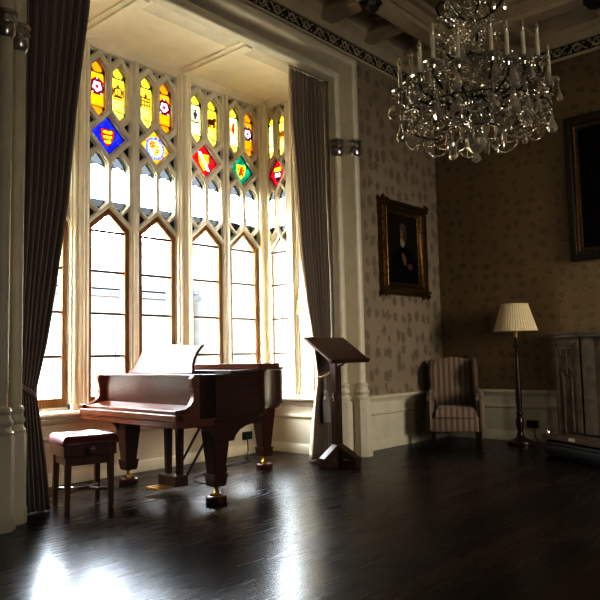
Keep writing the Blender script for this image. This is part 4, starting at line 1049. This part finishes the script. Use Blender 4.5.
def arm(ang, rad, zh, zc, n):
    c, s = math.cos(ang), math.sin(ang); d = V(c, s, 0)
    root_r = .09
    pts = smoothcurve([d * root_r + V(0, 0, zh), d * (rad * .35) + V(0, 0, zh - .07), d * (rad * .7) + V(0, 0, zh - .06), d * (rad * .98) + V(0, 0, zc - .09), d * rad + V(0, 0, zc - .03)], 6)
    mb = MB(); mb.tube(pts, .0095, 6); a_ = mb.build('arm', 'iron', chn, smooth=True)
    e = d * rad
    mb = MB(); mb.lathe([(.0, -.04), (.014, -.035), (.02, -.015), (.058, -.004), (.066, .008), (.056, .004), (.02, -.004), (0, -.004)], 14, Matrix.Translation((e.x, e.y, zc)), lambda k: 1 + .05 * (k % 2)); mb.build('drip_pan', 'crystal', a_)
    mb = MB(); mb.lathe([(0, -.01), (.017, -.008), (.02, .012), (.015, .022), (.0, .022)], 12, Matrix.Translation((e.x, e.y, zc))); mb.build('candle_cup', 'iron', a_, smooth=True)
    mb = MB(); mb.lathe([(0, .02), (.0145, .02), (.0145, .185), (.006, .19), (0, .19)], 12, Matrix.Translation((e.x, e.y, zc))); mb.build('candle_sleeve', 'candle', a_, smooth=True)
    mb = MB(); mb.lathe([(0, .188), (.009, .19), (.0165, .212), (.016, .232), (.008, .256), (0, .268)], 10, Matrix.Translation((e.x, e.y, zc))); mb.build('bulb', 'crystal', a_, smooth=True)
    for k in range(8):
        aa = 2 * PI * k / 8
        p = e + V(.060 * math.cos(aa), .060 * math.sin(aa), zc)
        oct_into(beads, p + V(0, 0, -.012), .0075); oct_into(beads, p + V(0, 0, -.030), .0085); oct_into(beads, p + V(0, 0, -.05), .0095)
    return e + V(0, 0, zc), pts
tips = []
E1, E2 = V(.896, .445, 0), V(.445, -.896, 0)
ARMS = [(-.50, .08), (-.41, .20), (-.34, .30), (-.24, .50), (-.085, .45), (.12, .50), (.22, .40), (.32, .38), (.41, .33), (.51, -.04), (.34, -.36), (.08, -.50), (-.17, -.47), (-.40, -.30)]
NA = len(ARMS)
ARMS = sorted(((E1 * p + E2 * q) for p, q in ARMS), key=lambda w_: math.atan2(w_.y, w_.x))
for k, w_ in enumerate(ARMS):
    a = math.atan2(w_.y, w_.x); R0 = w_.length; zc = 2.97
    e, pts = arm(a, R0, 2.89, zc, k); tips.append((a, R0, e))
    for q in (8, 13, 18): 
        p = pts[q]; oct_into(beads, p + V(0, 0, -.02), .009); oct_into(beads, p + V(0, 0, -.042), .010)
for k, (a, R0, e) in enumerate(tips):
    d = V(math.cos(a), math.sin(a), 0)
    hang(e + d * .062 + V(0, 0, -.06), 'big' if k % 2 == 0 else 'pear', a)
    n2 = tips[(k + 1) % NA][2]
    swag(e + V(0, 0, -.02), n2 + V(0, 0, -.02), .12, 16)
    lo = V(math.cos(a) * .515, math.sin(a) * .515, 2.745); b2_ = tips[(k + 1) % NA][0]; lo2 = V(math.cos(b2_) * .515, math.sin(b2_) * .515, 2.745)
    swag(lo, lo2, .13, 20, .010); swag(e + V(0, 0, -.03), lo, .05, 14)
    swag(V(d.x * .17, d.y * .17, 3.12), e + V(0, 0, 0.0), .12, 20, .008)
    swag(V(d.x * .10, d.y * .10, 3.48), V(d.x * .30, d.y * .30, 3.20), .06, 16, .0075)
    hang(lo + V(0, 0, -.01), 'big' if k % 3 == 0 else 'pear', a); 
    hang(lo + d * -.09 + V(0, 0, -.02), 'prism', a)
# lower hoop that carries the swags
mb = MB(); mb.tube([(.51 * math.cos(2 * PI * k / 48), .51 * math.sin(2 * PI * k / 48), 2.755) for k in range(48)], .004, 6, closed=True); mb.tube([(.20 * math.cos(2 * PI * k / 32), .20 * math.sin(2 * PI * k / 32), 2.64) for k in range(32)], .004, 6, closed=True)
mb.build('hoop', 'iron', chn, smooth=True)
for k in range(6):
    a = 2 * PI * (k + .1) / 6
    d = V(math.cos(a), math.sin(a), 0); e = d * .24 + V(0, 0, 3.22)
    mb = MB(); mb.tube(smoothcurve([d * .06 + V(0, 0, 3.19), d * .14 + V(0, 0, 3.15), d * .22 + V(0, 0, 3.18), d * .245 + V(0, 0, 3.24), d * .21 + V(0, 0, 3.26)], 6), .008, 6); mb.build('crook', 'iron', chn, smooth=True)
    hang(e + V(0, 0, -.02), 'pear', a); hang(d * .15 + V(0, 0, 3.15), 'prism', a)
    a2 = 2 * PI * (k + 1.1) / 6; swag(e, V(.24 * math.cos(a2), .24 * math.sin(a2), 3.22), .10, 14)
for k in range(16):
    a = 2 * PI * k / 16; p = V(.20 * math.cos(a), .20 * math.sin(a), 2.635); hang(p, 'prism', a)
    swag(p, V(.50 * math.cos(a), .50 * math.sin(a), 2.74), .06, 14)
for k in range(12): a = 2 * PI * k / 12; hang(V(.36 * math.cos(a + .2), .36 * math.sin(a + .2), 2.86), 'prism', a); hang(V(.50 * math.cos(a + .1), .50 * math.sin(a + .1), 2.87), 'prism', a); hang(V(.24 * math.cos(a), .24 * math.sin(a), 2.98), 'pear', a); hang(V(.28 * math.cos(a + .3), .28 * math.sin(a + .3), 3.18), 'prism', a)
# scroll crooks at the top with drops
for k in range(6):
    a = 2 * PI * k / 6 + .3; d = V(math.cos(a), math.sin(a), 0)
    mb = MB(); mb.tube(smoothcurve([V(0, 0, 3.46), d * .09 + V(0, 0, 3.46), d * .19 + V(0, 0, 3.52), d * .235 + V(0, 0, 3.60), d * .20 + V(0, 0, 3.65), d * .165 + V(0, 0, 3.61)], 6), .008, 6); mb.build('crook', 'iron', chn, smooth=True)
    hang(d * .165 + V(0, 0, 3.59), 'pear', a); hang(d * .235 + V(0, 0, 3.57), 'pear', a); hang(d * .06 + V(0, 0, 3.46), 'prism', a)
bc = MB(); bc.lathe([(0, 2.64), (.05, 2.63), (.075, 2.59), (.07, 2.54), (.03, 2.50), (.012, 2.49), (.03, 2.475), (.034, 2.45), (.0, 2.425)], 10); bc.build('finial', 'crystal', chn)
# beads threaded all over the frame: past counting
for k in range(2000):
    a = random.uniform(0, 2 * PI); t_ = random.random()
    rr = random.uniform(.06, .52) ; top = 3.30 - .42 * (rr / .52) ** .9
    z = random.uniform(2.68, max(2.80, top)) if rr > .14 else random.uniform(2.60, 3.6)
    oct_into(beads, V(rr * math.cos(a), rr * math.sin(a), z), random.choice((.0065, .008, .010, .012)))
for k in range(700):
    a = random.uniform(0, 2 * PI); z = random.uniform(3.02, 3.62); rr = random.uniform(.05, .27 - .10 * abs(z - 3.3) / .3)
    oct_into(beads, V(rr * math.cos(a), rr * math.sin(a), z), random.choice((.0065, .008, .010, .012)))
st = beads.build('crystal_bead', 'crystal', chn); st['kind'] = 'stuff'
if len(rest.bm.verts): o = rest.build('small_crystal', 'crystal', chn); o['kind'] = 'stuff'
if len(swag_rest.bm.verts): o = swag_rest.build('small_bead_strand', 'crystal', chn); o['kind'] = 'stuff'

# ------------------------------------------------------------------ outside
mb = MB(); mb.box(-60, -1.6, -60, 60, -.5, -.3); struct(mb.build('ground', 'ground'))
bl = thing('building', 'pale long building with a slate roof seen through the bay windows', 'building', (-13, 0, 0))
mb = MB(); mb.box(-6, 0, -20, 6, -.4, 3.3); mb.build('wall', 'facade', bl)
mb = MB(); mb.prism([(.4, 3.25), (.4, 3.4), (-3, 5.0), (-6.4, 3.4), (-6.4, 3.25)], 'y', -20.3, 6.3); mb.build('roof', plain('pale_slate', (.018, .019, .020), .8, .2, 5), bl)
mb = MB(); mb.box(.15, .48, -20.3, 6.3, 3.02, 3.2); mb.build('gutter', 'slate', bl)
for k in range(14):
    y = -19 + k * 1.75; mb = MB(); mb.box(-.02, .03, y - .4, y + .4, .6, 2.1); wn = mb.build('window', 'facade_dark', bl)
    mb = MB(); mb.box(.0, .05, y - .03, y + .03, .6, 2.1); mb.box(.0, .05, y - .4, y + .4, 1.3, 1.36); mb.build('glazing_bar', 'facade', wn)
b2 = thing('chapel', 'pale stone building with tall pointed windows beyond the right hand lights', 'building', (-10, 12, 0))
mb = MB(); mb.box(-8, 0, -5.2, 14, -.4, 5.6); mb.build('wall', 'facade', b2)
for k in range(5):
    y = -3.9 + k * 2.6
    mb = MB(); mb.prism([(y - .6, 1.6), (y + .6, 1.6), (y + .6, 4.0), (y + .35, 4.7), (y, 5.1), (y - .35, 4.7), (y - .6, 4.0)], 'x', -.02, .03); wn = mb.build('window', 'facade_dark', b2)
    mb = MB()
    for dy in (-.2, .2): mb.box(0, .06, y + dy - .04, y + dy + .04, 1.6, 4.4)
    for zz in (2.4, 3.4): mb.box(0, .05, y - .6, y + .6, zz - .04, zz + .04)
    mb.build('mullion', 'facade', wn)
    mb = MB(); mb.box(0, .35, y - 1.5, y - 1.1, -.4, 5.2); mb.build('buttress', 'facade', b2)

# ------------------------------------------------------------------ light
w = bpy.data.worlds.new('overcast'); S.world = w; w.use_nodes = True; nt = w.node_tree
bg = nt.nodes['Background']; tc = nt.nodes.new('ShaderNodeTexCoord'); sp = nt.nodes.new('ShaderNodeSeparateXYZ')
nt.links.new(tc.outputs['Generated'], sp.inputs[0])
nt.links.new(ramp(nt, sp.outputs[2], [(0.0, (0.90, 0.95, 1.0)), (1.0, (0.80, 0.90, 1.0))]), bg.inputs[0]); bg.inputs[1].default_value = 33.0
def area(name, loc, target, sx, sy, power, col, portal=False):
    l = bpy.data.lights.new(name, 'AREA'); l.shape = 'RECTANGLE'; l.size = sx; l.size_y = sy; l.energy = power; l.color = col
    o = bpy.data.objects.new(name, l); C.objects.link(o); o.location = loc
    o.rotation_euler = (Vector(target) - Vector(loc)).to_track_quat('-Z', 'Y').to_euler()
    if portal: l.cycles.is_portal = True
    return o
area('bay_portal', (XB - .5, -4.25, 2.45), (0, -4.25, 2.45), 3.7, 3.6, 1, (1, 1, 1), True)
area('return_portal', (-.85, YR + .45, 2.45), (-.85, -4, 2.45), .5, 3.6, 1, (1, 1, 1), True)
area('left_return_portal', (-.85, YL - .45, 2.45), (-.85, -4, 2.45), .5, 3.6, 1, (1, 1, 1), True)
# daylight from the windows of the opposite side of the room
rd = area('room_daylight', (RX - .1, -2.2, 1.9), (0, -1.3, .6), 1.6, 2.4, 33, (1.0, 0.95, 0.87)); rd.data.spread = math.radians(75)
area('rear_daylight', (RX - .1, -6.6, 2.3), (0, -5.0, 1.6), 1.6, 2.4, 42, (1.0, 0.95, 0.87))

S.cycles.use_denoising = True
S.cycles.max_bounces = 10; S.cycles.transparent_max_bounces = 24; S.cycles.diffuse_bounces = 5; S.cycles.glossy_bounces = 5; S.cycles.transmission_bounces = 8
S.cycles.caustics_reflective = False; S.cycles.caustics_refractive = False; S.cycles.sample_clamp_indirect = 6.0
S.view_settings.view_transform = 'Standard'; S.view_settings.look = 'None'; S.view_settings.exposure = 1.1; S.view_settings.gamma = 0.66
